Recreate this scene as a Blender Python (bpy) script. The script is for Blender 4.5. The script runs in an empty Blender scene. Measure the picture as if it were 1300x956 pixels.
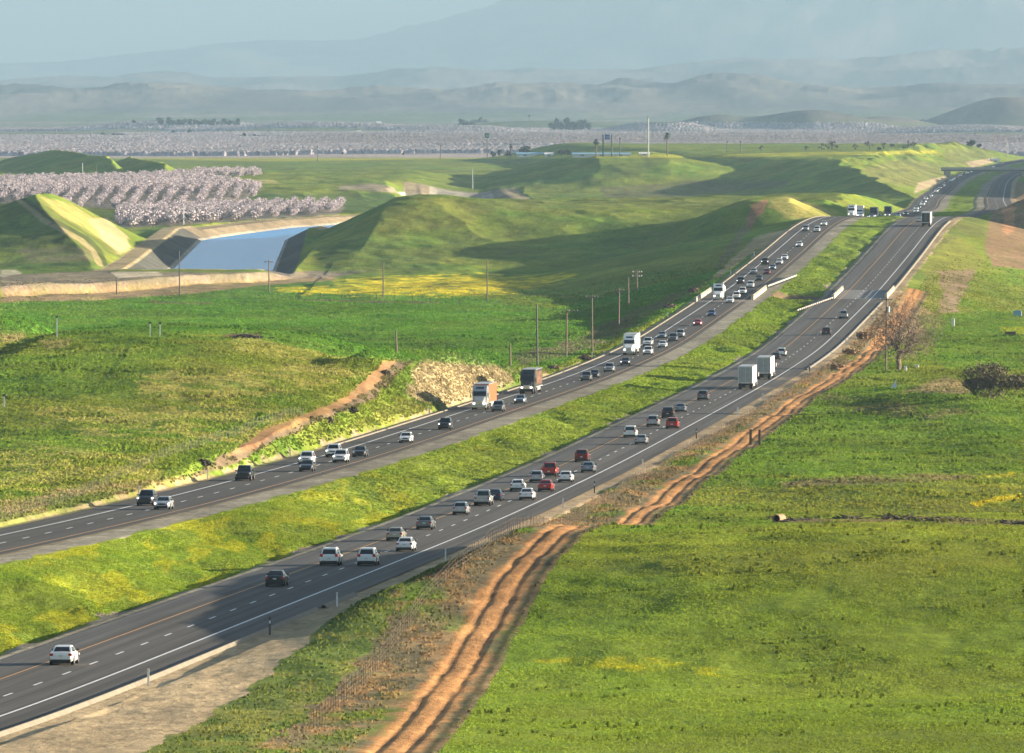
import bpy, bmesh, math, random
import numpy as np
random.seed(7); RNG = np.random.default_rng(7)
S = bpy.context.scene
COL = S.collection
F = 12500.0        # focal length in photo pixels
CZ = 53.0          # camera height over the valley floor
U0, V0 = 650.0, 125.0

# ------------------------------------------------------------------ helpers
def smooth(a, b, x):
    t = np.clip((x - a) / (b - a), 0, 1)
    return t * t * (3 - 2 * t)

def _hash(ix, iy, s):
    h = (ix.astype(np.int64) * 374761393 + iy.astype(np.int64) * 668265263 + s * 1442695041) & 0xFFFFFFFF
    h = ((h ^ (h >> 13)) * 1274126177) & 0xFFFFFFFF
    h = h ^ (h >> 16)
    return (h & 0xFFFFFF) / float(0xFFFFFF)

def vn(x, y, s=0):
    x = np.asarray(x, float); y = np.asarray(y, float)
    ix = np.floor(x); iy = np.floor(y)
    fx = x - ix; fy = y - iy
    fx = fx * fx * (3 - 2 * fx); fy = fy * fy * (3 - 2 * fy)
    a = _hash(ix, iy, s); b = _hash(ix + 1, iy, s); c = _hash(ix, iy + 1, s); d = _hash(ix + 1, iy + 1, s)
    return (a * (1 - fx) + b * fx) * (1 - fy) + (c * (1 - fx) + d * fx) * fy

def fbm(x, y, s=0, o=4):
    r = 0; a = .5; t = 0
    for i in range(o):
        r = r + a * vn(x * 2 ** i + 13.7 * i, y * 2 ** i - 7.1 * i, s + i); t += a; a *= .5
    return r / t

def tag(o, label=None, cat=None, group=None, kind=None):
    if label: o['label'] = label
    if cat: o['category'] = cat
    if group: o['group'] = group
    if kind: o['kind'] = kind
    return o

def empty(name, loc, rz=0.0):
    o = bpy.data.objects.new(name, None); COL.objects.link(o)
    o.location = loc; o.rotation_euler = (0, 0, rz); o.empty_display_size = .3
    return o

def np_mesh(name, co, quads=None, tris=None, mat=None, parent=None, smooth_=False, color=None, uv=None):
    me = bpy.data.meshes.new(name)
    co = np.asarray(co, np.float32)
    loops = []; starts = []; tot = []
    if quads is not None and len(quads):
        q = np.asarray(quads, np.int32); loops.append(q.ravel()); tot.append(np.full(len(q), 4, np.int32))
    if tris is not None and len(tris):
        t = np.asarray(tris, np.int32); loops.append(t.ravel()); tot.append(np.full(len(t), 3, np.int32))
    lp = np.concatenate(loops); tt = np.concatenate(tot)
    st = np.concatenate([[0], np.cumsum(tt)[:-1]]).astype(np.int32)
    me.vertices.add(len(co)); me.vertices.foreach_set('co', co.ravel())
    me.loops.add(len(lp)); me.loops.foreach_set('vertex_index', lp)
    me.polygons.add(len(tt)); me.polygons.foreach_set('loop_start', st)
    try: me.polygons.foreach_set('loop_total', tt)
    except Exception: pass
    if smooth_: me.polygons.foreach_set('use_smooth', np.ones(len(tt), bool))
    me.update(calc_edges=True)
    if color is not None:
        a = me.attributes.new('Cover', 'FLOAT_COLOR', 'POINT')
        c = np.ones((len(co), 4), np.float32); c[:, :color.shape[1]] = color
        a.data.foreach_set('color', c.ravel())
    if uv is not None:
        l = me.uv_layers.new(name='UVMap'); l.data.foreach_set('uv', np.asarray(uv, np.float32)[lp].ravel())
    o = bpy.data.objects.new(name, me); COL.objects.link(o)
    if mat: me.materials.append(mat)
    if parent: o.parent = parent
    return o

class MB:
    """collects simple solids, then links them as one mesh"""
    def __init__(s): s.v = []; s.f = []
    def add(s, vs, fs):
        n = len(s.v); s.v += [tuple(p) for p in vs]; s.f += [tuple(i + n for i in f) for f in fs]; return s
    def box(s, x0, x1, y0, y1, z0, z1):
        vs = [(x0,y0,z0),(x1,y0,z0),(x1,y1,z0),(x0,y1,z0),(x0,y0,z1),(x1,y0,z1),(x1,y1,z1),(x0,y1,z1)]
        return s.add(vs, [(0,3,2,1),(4,5,6,7),(0,1,5,4),(1,2,6,5),(2,3,7,6),(3,0,4,7)])
    def cbox(s, x0, x1, y0, y1, z0, z1, b=.05):
        """box with chamfered edges"""
        bm = bmesh.new()
        vs = [bm.verts.new(p) for p in [(x0,y0,z0),(x1,y0,z0),(x1,y1,z0),(x0,y1,z0),(x0,y0,z1),(x1,y0,z1),(x1,y1,z1),(x0,y1,z1)]]
        for f in [(0,3,2,1),(4,5,6,7),(0,1,5,4),(1,2,6,5),(2,3,7,6),(3,0,4,7)]: bm.faces.new([vs[i] for i in f])
        bmesh.ops.bevel(bm, geom=bm.edges[:], offset=b, segments=1, affect='EDGES')
        bm.verts.index_update()
        s.add([v.co[:] for v in bm.verts], [tuple(v.index for v in f.verts) for f in bm.faces]); bm.free(); return s
    def tube(s, p, q, r0, r1=None, n=6):
        r1 = r0 if r1 is None else r1
        p = np.array(p, float); q = np.array(q, float); d = q - p; L = np.linalg.norm(d)
        if L < 1e-6: return s
        d /= L; a = np.cross(d, (0, 0, 1) if abs(d[2]) < .9 else (1, 0, 0)); a /= np.linalg.norm(a); b = np.cross(d, a)
        vs = []
        for c, r in ((p, r0), (q, r1)):
            for i in range(n):
                t = 2 * math.pi * i / n; vs.append(c + r * (math.cos(t) * a + math.sin(t) * b))
        fs = [(i, (i+1) % n, n + (i+1) % n, n + i) for i in range(n)] + [tuple(range(n))[::-1], tuple(range(n, 2*n))]
        return s.add(vs, fs)
    def quadslab(s, pts, th=.015):
        """thin slab from 4 corners, extruded along its normal"""
        P = [np.array(p, float) for p in pts]
        nrm = np.cross(P[1] - P[0], P[3] - P[0]); nrm /= np.linalg.norm(nrm)
        vs = [p - nrm * .004 for p in P] + [p + nrm * th for p in P]
        return s.add(vs, [(0,3,2,1),(4,5,6,7),(0,1,5,4),(1,2,6,5),(2,3,7,6),(3,0,4,7)])
    def mesh(s, name, mats=(), smooth_=False):
        me = bpy.data.meshes.new(name); me.from_pydata([tuple(map(float, p)) for p in s.v], [], s.f)
        for m in mats: me.materials.append(m)
        if smooth_: me.polygons.foreach_set('use_smooth', [True] * len(me.polygons))
        me.update(); return me
    def build(s, name, mat=None, parent=None, smooth_=False):
        o = bpy.data.objects.new(name, s.mesh(name, [mat] if mat else [], smooth_)); COL.objects.link(o)
        if parent: o.parent = parent
        return o

def copy_tree(o, parent=None):
    c = o.copy(); COL.objects.link(c)
    if parent is not None: c.parent = parent
    for ch in list(o.children): copy_tree(ch, c)
    return c

# ------------------------------------------------------------------ materials
MATS = {}
def mat(name, color, rough=.7, metal=0, noise=.12, scale=3.0, spec=.4, coat=0, emit=None, estr=0, bump=0):
    if name in MATS: return MATS[name]
    m = bpy.data.materials.new(name); m.use_nodes = True
    nt = m.node_tree; b = nt.nodes['Principled BSDF']
    b.inputs['Roughness'].default_value = rough; b.inputs['Metallic'].default_value = metal
    b.inputs['Specular IOR Level'].default_value = spec
    b.inputs['Coat Weight'].default_value = coat
    tc = nt.nodes.new('ShaderNodeTexCoord'); nz = nt.nodes.new('ShaderNodeTexNoise')
    nz.inputs['Scale'].default_value = scale; nz.inputs['Detail'].default_value = 4
    nt.links.new(tc.outputs['Object'], nz.inputs['Vector'])
    mx = nt.nodes.new('ShaderNodeMix'); mx.data_type = 'RGBA'
    c = tuple(color)
    mx.inputs[6].default_value = tuple(x * (1 - noise * 2) for x in c) + (1,)
    mx.inputs[7].default_value = tuple(min(1, x * (1 + noise * 1.2)) for x in c) + (1,)
    nt.links.new(nz.outputs['Fac'], mx.inputs[0]); nt.links.new(mx.outputs[2], b.inputs['Base Color'])
    if emit:
        b.inputs['Emission Color'].default_value = tuple(emit) + (1,); b.inputs['Emission Strength'].default_value = estr
    if bump:
        bp = nt.nodes.new('ShaderNodeBump'); bp.inputs['Strength'].default_value = bump; bp.inputs['Distance'].default_value = .05
        nt.links.new(nz.outputs['Fac'], bp.inputs['Height']); nt.links.new(bp.outputs['Normal'], b.inputs['Normal'])
    MATS[name] = m
    return m

def cover_material(name, fine=1.0, bump=.6, dist=.35):
    """land colour from the Cover attribute, broken up by world-scale noise and bumps"""
    m = bpy.data.materials.new(name); m.use_nodes = True
    nt = m.node_tree; N = nt.nodes; L = nt.links; b = N['Principled BSDF']
    b.inputs['Roughness'].default_value = 1; b.inputs['Specular IOR Level'].default_value = .05
    at = N.new('ShaderNodeAttribute'); at.attribute_name = 'Cover'
    tc = N.new('ShaderNodeTexCoord')
    def nz(scale, detail=5, stretch=None):
        n = N.new('ShaderNodeTexNoise'); n.inputs['Scale'].default_value = scale; n.inputs['Detail'].default_value = detail
        n.inputs['Roughness'].default_value = .65
        if stretch:
            mp = N.new('ShaderNodeMapping'); mp.inputs['Scale'].default_value = stretch
            L.new(tc.outputs['Object'], mp.inputs['Vector']); L.new(mp.outputs['Vector'], n.inputs['Vector'])
        else: L.new(tc.outputs['Object'], n.inputs['Vector'])
        return n
    n1 = nz(.9 * fine, 8, (1, .35, 1)); n2 = nz(.11 * fine, 6, (1, .4, 1))
    r1 = N.new('ShaderNodeMapRange'); r1.inputs[1].default_value = .3; r1.inputs[2].default_value = .7; r1.inputs[3].default_value = .68; r1.inputs[4].default_value = 1.32
    r2 = N.new('ShaderNodeMapRange'); r2.inputs[1].default_value = .3; r2.inputs[2].default_value = .7; r2.inputs[3].default_value = .75; r2.inputs[4].default_value = 1.25
    L.new(n1.outputs['Fac'], r1.inputs[0]); L.new(n2.outputs['Fac'], r2.inputs[0])
    mu = N.new('ShaderNodeMath'); mu.operation = 'MULTIPLY'; L.new(r1.outputs[0], mu.inputs[0]); L.new(r2.outputs[0], mu.inputs[1])
    vm = N.new('ShaderNodeVectorMath'); vm.operation = 'SCALE'; L.new(at.outputs['Color'], vm.inputs[0]); L.new(mu.outputs[0], vm.inputs['Scale'])
    L.new(vm.outputs[0], b.inputs['Base Color'])
    bp = N.new('ShaderNodeBump'); bp.inputs['Strength'].default_value = bump; bp.inputs['Distance'].default_value = dist
    L.new(n1.outputs['Fac'], bp.inputs['Height']); L.new(bp.outputs['Normal'], b.inputs['Normal'])
    return m

# ------------------------------------------------------------------ road alignment
_D = np.arange(-400, 14000, 10.0)
def table(xs, ys, sig=60):
    y = np.interp(_D, xs, ys); k = np.arange(-20, 21) * 10.0; w = np.exp(-(k / sig) ** 2 / 2); w /= w.sum()
    yp = np.concatenate([np.full(20, y[0]) + (np.arange(-20, 0)) * (y[1] - y[0]), y, y[-1] + np.arange(1, 21) * (y[-1] - y[-2])])
    return np.convolve(yp, w, 'valid')
_H = table([-400, 0, 300, 500, 640, 765, 1015, 1115, 1348, 1663, 1826, 2055, 2417, 2677, 2888, 3050, 3250, 3500, 3700, 4000, 4500, 5200, 6000, 6600, 7500, 9000, 14000],
           [2, 2, 24, 37, 41.3, 43, 46.6, 48, 50.1, 51.6, 52.3, 52.3, 47.4, 42.2, 37.2, 36.2, 39.4, 43, 43.8, 44.8, 46.5, 49, 51.3, 52.3, 51, 50.5, 51])
_HG = table([-400, 0, 300, 500, 640, 765, 1015, 1115, 1348, 1663, 1826, 2055, 14000],
            [2, 2, 24, 37, 41.3, 43, 46.6, 48, 50.1, 51.6, 52.3, 53, 53])
_AL = table([-400, 640, 765, 1000, 1300, 1840, 2324, 2700, 14000], [120, 117, 116, 114, 112.2, 110.7, 110.2, 110, 110])
_DZ = table([-400, 640, 765, 1000, 1300, 1840, 2324, 2800, 3150, 14000], [4, 3.4, 2.9, 2.2, 1.6, .65, .45, .3, 0, 0])
_XR = table([-400, 0, 4000, 4500, 5200, 6000, 6600, 7000, 7500, 8200, 14000],
            [-116, -87.8, 194.2, 217, 252.7, 294, 328, 357, 396, 456, 960], 120)
def Hroad(D): return np.interp(D, _D, _H)
def zroad(D): return CZ - Hroad(D)
def dzL(D): return np.interp(D, _D, _DZ)                     # the oncoming carriageway runs a little higher
def zroadL(D): return zroad(D) + dzL(D)
def zgen(D): return CZ - np.interp(D, _D, _HG)
def XR(D): return np.interp(D, _D, _XR)                       # yellow line of the outbound carriageway
def XL(D): return XR(D) + 87.8 - np.interp(D, _D, _AL)          # yellow line of the oncoming carriageway
TD = [560, 600, 715, 830, 950, 1060, 1180, 1350, 1620, 1795, 2080, 2300, 2450]; TT = [40, 38, 32.8, 28.8, 26, 23.5, 21.5, 20, 18, 18.7, 18, 17, 16]
def ttrack(D): return np.interp(D, TD, TT)
def tfence(D): return np.interp(D, [600, 700, 800, 950, 1060, 1150, 1300, 1900, 2400], [31, 27.5, 24, 22, 18, 15.8, 14.6, 14.5, 14.5])

# aqueduct centre line (X by D)
CW = 16.5; ZW = -3.5
def XC(D): return np.interp(D, [2000, 2850, 3139, 3924, 4070, 4300, 4420, 4520, 4700, 5200, 5650, 9000], [-84, -90, -93.5, -107, -98, -80, -60, -34, -18, -22, -30, -30])
def SC(D): return np.where((D > 3960) & (D < 4500), .99, 1.0)

# ------------------------------------------------------------------ terrain height
def ell(X, D, cx, cd, rx, rd, h, r0=.15):
    r = np.sqrt(((X - cx) / rx) ** 2 + ((D - cd) / rd) ** 2)
    return h * (1 - smooth(r0, 1, r))

def asym(X, D, cx, cd, rl, rr, rd, h, r0=.1):
    return ell(X, D, cx, cd, np.where(X < cx, rl, rr), rd, h, r0)

MT = np.array([(-900, 122), (-300, 100), (0, 84), (100, 79), (180, 72), (250, 60), (300, 56), (400, 54), (450, 55), (500, 40), (560, 24), (620, 11), (660, -1), (750, -28), (900, -55), (1100, -75), (1300, -85), (2200, -60)])
MM = np.array([(-900, 112), (0, 104), (60, 98), (120, 101), (200, 90), (260, 102), (330, 99), (420, 101), (500, 88), (600, 85), (700, 91), (790, 92), (870, 85), (960, 77), (1060, 79), (1130, 77), (1200, 68), (1300, 66), (2200, 80)])
ML = np.array([(-900, 120), (0, 108), (100, 112), (210, 104), (250, 112), (400, 117), (470, 110), (560, 116), (640, 106), (740, 108), (800, 100), (850, 108), (930, 93), (1010, 108), (1100, 116), (1200, 108), (1300, 111), (2200, 112)])

_uu = np.arange(-900, 2200, 5.0)
def _sm(P, s):
    k = np.arange(-20, 21) * 5.0; w = np.exp(-(k / s) ** 2 / 2); w /= w.sum()
    return np.convolve(np.pad(np.interp(_uu, P[:, 0], P[:, 1]), 20, 'edge'), w, 'valid')
_PR = {id(ML): _sm(ML, 22), id(MM): _sm(MM, 20), id(MT): _sm(MT, 14)}

def height(X, D, rough=True):
    X = np.asarray(X, float); D = np.asarray(D, float)
    z = zgen(D) + dzL(D) * smooth(XR(D) - 6, XL(D) + 5, X)
    # ---- near left hill with the shrubby road cut
    b = smooth(1080, 1700, D) * (1 - smooth(1790, 2000, D))
    ax = np.interp(X, [-300, -119, -91, -85.4, -80, -70, -44.8, -35, -28, -23, -19, -15], [8, 9.5, 9.2, 8.2, 9.6, 10.2, 9.6, 8.4, 6.4, 4.4, 1.4, 0])
    z += ax * b
    z += np.interp(D, [1530, 1580, 1630, 1700, 1760, 1820, 1890], [0, 3, 6.6, 7.6, 6.2, 3, 0]) * (1 - smooth(1, 12, np.abs(X - XL(D) + 21.5)))
    z += ell(X, D, -102, 1990, 16, 160, 7.5, .1)
    # ---- near right field swell
    tq = X - XR(D)
    z += (4.2 * smooth(12.5, 21, tq) + 1.3 * smooth(26, 55, tq)) * smooth(700, 900, D) * (1 - smooth(940, 1080, D))
    z += 2.6 * smooth(52, 75, X) * smooth(1450, 1640, D) * (1 - smooth(1700, 1800, D))
    # ---- bench in front of the aqueduct
    line = 2600 + (X + 133) * 4.0
    z += 2.6 * smooth(-60, -75, X) * smooth(line - 5, line + 5, D) * (1 - smooth(3300, 3600, D))
    # ---- hills by the aqueduct and the middle plateau
    cx = np.interp(D, [2960, 3300, 3600], [-126, -159, -167]); dx = X - cx
    z += 18.0 * smooth(2925, 3300, D) * (1 - smooth(3420, 3750, D)) * np.where(dx < 0, np.clip(1 + dx / 56, 0, 1), 1 - smooth(2, 50, dx))
    xe = np.interp(D, [2950, 3500, 4000], [-52, -42, -48])
    z += 14.6 * np.clip((X - xe + 30) / 30, 0, 1) * smooth(2930, 3520, D) * (1 - smooth(3760, 4150, D)) * (1 - smooth(240, 330, X))
    z += asym(X, D, xe + 12, 3480, 30, 46, 260, 3.8, .05)
    z += ell(X, D, 84, 3150, 44, 260, 15, .1) + ell(X, D, 108, 3430, 26, 160, 3, .1)
    z += ell(X, D, 8, 3250, 60, 130, -2.2, .0) + ell(X, D, 55, 3120, 40, 120, 1.6, 0)
    # ---- right hill that the road cuts through
    z += ell(X, D, 222, 3380, 112, 640, 22.5, .12)
    z += ell(X, D, 160, 4300, 150, 900, 5, .1)
    # ---- terrace with the upper orchard, bluffs beyond
    z += 6.5 * smooth(4640 + 2.2 * (X + 150), 4860 + 2.2 * (X + 150), D) * (1 - smooth(6300, 6900, D)) * smooth(-20, -70, X)
    xq = 196 - (D - 4600) * .055
    z += 16.5 * smooth(xq - 42, xq + 46, X) * smooth(4450, 5000, D) * (1 - smooth(8000, 8600, D))
    z += ell(X, D, 205, 5650, 60, 500, 2.5, .1)
    def tent(cx, cd, sl, flat, sr, rd, h, sk=0): 
        cx = cx + (cd - D) * sk; Xw = X + (fbm(X / 22, D / 90, 7, 3) - .5) * 12
        q = np.where(Xw < cx, h - (cx - Xw) * sl, np.where(Xw < cx + flat, h, h - (Xw - cx - flat) * sr))
        return np.maximum(0, q * (1 - smooth(.45, 1, np.abs(D - cd) / rd)))
    z = np.maximum(z, tent(-284, 6450, .23, 1, 1.1, 900, 17.0, .085)); z = np.maximum(z, tent(-229, 6150, .34, 1, .6, 650, 14.5, .07))
    z = np.maximum(z, tent(50, 6250, .25, 42, .14, 800, 17.0))
    z += ell(X, D, 330, 7350, 50, 520, 4.5, .1) + ell(X, D, 385, 8000, 40, 300, 5, .1)
    z += ell(X, D, -100, 7600, 220, 1300, 3.0, .2)
    # ---- far plain swells and hills
    z += asym(X, D, 490, 16200, 120, 210, 900, 34, .0) + asym(X, D, 905, 18000, 210, 320, 1300, 56, .0) + ell(X, D, 640, 17000, 160, 900, 22, 0)
    for cx, cd, rx, h in [(-300, 15500, 260, 14), (-560, 16500, 240, 18), (60, 17500, 330, 14), (230, 15200, 120, 17), (350, 16500, 150, 26), (-80, 15000, 160, 9), (700, 15000, 220, 9)]:
        z += ell(X, D, cx, cd, rx, 800, h, 0)
    far = D > 18500
    if np.any(far):
        Xf, Df = X[far], D[far]; u = U0 + F * Xf / Df
        zf = z[far]
        rg = lambda s, k, q: 1 - np.abs(2 * fbm((.82 * Xf + .57 * Df / k) / s + q + .35 * fbm(Xf / s * .7, Df / (s * k), 80 + q, 2), (-.57 * Xf + .82 * Df / k) / s + q, 50 + q, 5) - 1)
        def rng(prof, d0, w, q, s, amp):
            n = rg(s, 3.0, q)
            top = CZ + (V0 - np.interp(u + 90 * (fbm(Xf / 1400, Df / (d0 * .045), 77, 3) - .5), _uu, _PR[id(prof)])) * d0 / F
            shape = np.exp(-((Df - d0) / w) ** 2)
            return np.maximum(0, top) * shape * (1 - amp + amp * n * 1.25)
        a = rng(ML, 27500, 2600, 1, 300, .42)
        a2 = rng(MM, 42000, 4500, 2, 560, .34)
        a3 = rng(MT, 66000, 8500, 3, 1100, .28)
        zf = zf + np.maximum(np.maximum(a, a2), a3) * smooth(18500, 22500, Df)
        z[far] = zf
    if rough:
        amp = smooth(560, 700, D)
        near = 1 - smooth(2500, 6000, D)
        z += amp * near * ((fbm(X / 7, D / 18, 5, 4) - .5) * .7 + (fbm(X / 26, D / 60, 9, 3) - .5) * 1.5)
        mid = smooth(2400, 2800, D) * (1 - smooth(6500, 8000, D))
        mid = mid * np.where((X < -56) & (D < 3050), 0, 1)
        z += mid * (1 - np.abs(2 * fbm(X / 26 + D / 300, D / 130, 25, 4) - 1) - .7) * 1.5
        z += amp * (1 - near) * (fbm(X / 40, D / 120, 15, 3) - .5) * 1.4 * (1 - smooth(7500, 9000, D))
    # ---- aqueduct cut and levees
    cm = (D > 2880) & (D < 5700)
    if np.any(cm):
        Xc, Dc = X[cm], D[cm]; zc = z[cm]
        d = np.abs(Xc - XC(Dc)) * SC(Dc) - CW
        base = ZW + np.clip(d, -3, np.where((Dc > 3990), 6.5, 10)) * .5; bw = np.where((Xc > XC(Dc)) & (Dc < 4200), 9.5, 16)
        hi = np.where(d < bw, base, np.where(Dc > 3990, -.25, 1.5) + .62 * (d - bw)); lo = np.where(d < bw, base, np.where(Dc > 3990, -.25, 1.5) - .35 * (d - bw))
        k = smooth(2885, 2960, Dc) * (1 - smooth(5500, 5690, Dc))
        znew = np.clip(zc, lo, hi)
        z[cm] = zc + (znew - zc) * k
    # ---- the two carriageways
    rm = D < 9300
    if np.any(rm):
        Xr, Dr = X[rm], D[rm]; zn = z[rm]; zr = zroad(Dr)
        tl = Xr - XL(Dr); tr = Xr - XR(Dr)
        dl = np.maximum(-12.0 - tl, tl - 5.2); dr = np.maximum(-5.2 - tr, tr - 12.6)
        bed = zr - .12 + dzL(Dr) * smooth(-6, 0, -tr - 6); bed = np.where(tl < 5.2, zr + dzL(Dr) - .12, np.where(tr > -5.2, zr - .12, bed))
        med = (tl > 5.2) & (tr < -5.2)
        left = tl < -12; right = tr > 12.6
        dd = np.where(left, dl, np.where(right, dr, 0))
        up = np.where(left, np.where(Dr < 2100, 1.05, np.where(Dr < 4300, .5, .30)), .4) * (.75 + .5 * fbm(Xr / 12, Dr / 50, 44, 3)); dn = np.where(left, .2, .22)
        zo = np.clip(zn, bed - dn * dd, bed + up * dd)
        wM = (tl - 5.2) / np.maximum(1, (tl - 5.2) + (-5.2 - tr))
        bl = zr + dzL(Dr) - .12; br = zr - .12
        nzm = (fbm(Xr / 3.2, Dr / 11, 31, 4) - .5) * .8 + (fbm(Xr / 6 + Dr / 40, Dr / 60, 33, 2) - .5) * 1.3
        vb = .90; dip = .35
        prof = np.where(wM < vb, wM / vb, (1 - wM) / (1 - vb))
        zm = np.where(wM < vb, bl + (br - dip - bl) * prof, br - dip * prof) + nzm * np.clip(prof * 3, 0, 1) * np.clip((1 - wM) * 6, 0, 1)
        creek = np.exp(-((Dr - 2392) / 16) ** 2) * np.clip(prof * 4, 0, 1) * 3.2
        z_ = np.where(left | right, zo, bed); z_ = np.where(med, zm - creek, z_)
        # wheel ruts of the dirt track
        tt = tr - ttrack(Dr)
        z_ = z_ - np.where((Dr < 2450), .10 * np.exp(-((tt - .9) / .35) ** 2) + .10 * np.exp(-((tt + .9) / .35) ** 2), 0) * right
        fade = 1 - smooth(8300, 9200, Dr)
        z[rm] = zn + (z_ - zn) * fade
    return z

_Dr = np.concatenate([np.arange(560, 5000, 4.0), np.arange(5000, 20000, 25.0)])
def ground_hit(u, v):
    X = (u - U0) * _Dr / F; z = height(X, _Dr)
    ray = CZ - (v - V0) * _Dr / F
    i = np.nonzero(z >= ray)[0]
    if len(i) == 0: return X[-1], _Dr[-1], z[-1]
    i = i[0]
    return X[i], _Dr[i], z[i]
def zat(x, d): return float(height(np.array([x]), np.array([float(d)]))[0])
def px(X, D, z): return U0 + F * X / D, V0 + F * (CZ - z) / D
# ------------------------------------------------------------------ land cover
GB = (.22, .25, .022); GG = (.115, .19, .022); GD = (.055, .10, .022); DRY = (.34, .26, .12); TANG = (.36, .32, .09)
ORG = (.40, .20, .08); BRN = (.15, .105, .07); GRV = (.27, .235, .185); FLW = (.60, .47, .02); OLV = (.20, .20, .045); BLU = (.03, .06, .03)

def pip(u, v, P):
    ins = np.zeros(len(u), bool); n = len(P)
    for i in range(n):
        x0, y0 = P[i]; x1, y1 = P[(i + 1) % n]
        if y0 == y1: continue
        c = ((y0 > v) != (y1 > v)) & (u < (x1 - x0) * (v - y0) / (y1 - y0) + x0)
        ins ^= c
    return ins
def pdist(u, v, P):
    d = np.full(len(u), 1e9); n = len(P)
    for i in range(n):
        x0, y0 = P[i]; x1, y1 = P[(i + 1) % n]; dx, dy = x1 - x0, y1 - y0; l = dx * dx + dy * dy + 1e-9
        t = np.clip(((u - x0) * dx + (v - y0) * dy) / l, 0, 1)
        d = np.minimum(d, np.hypot(u - x0 - t * dx, v - y0 - t * dy))
    return d

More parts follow.
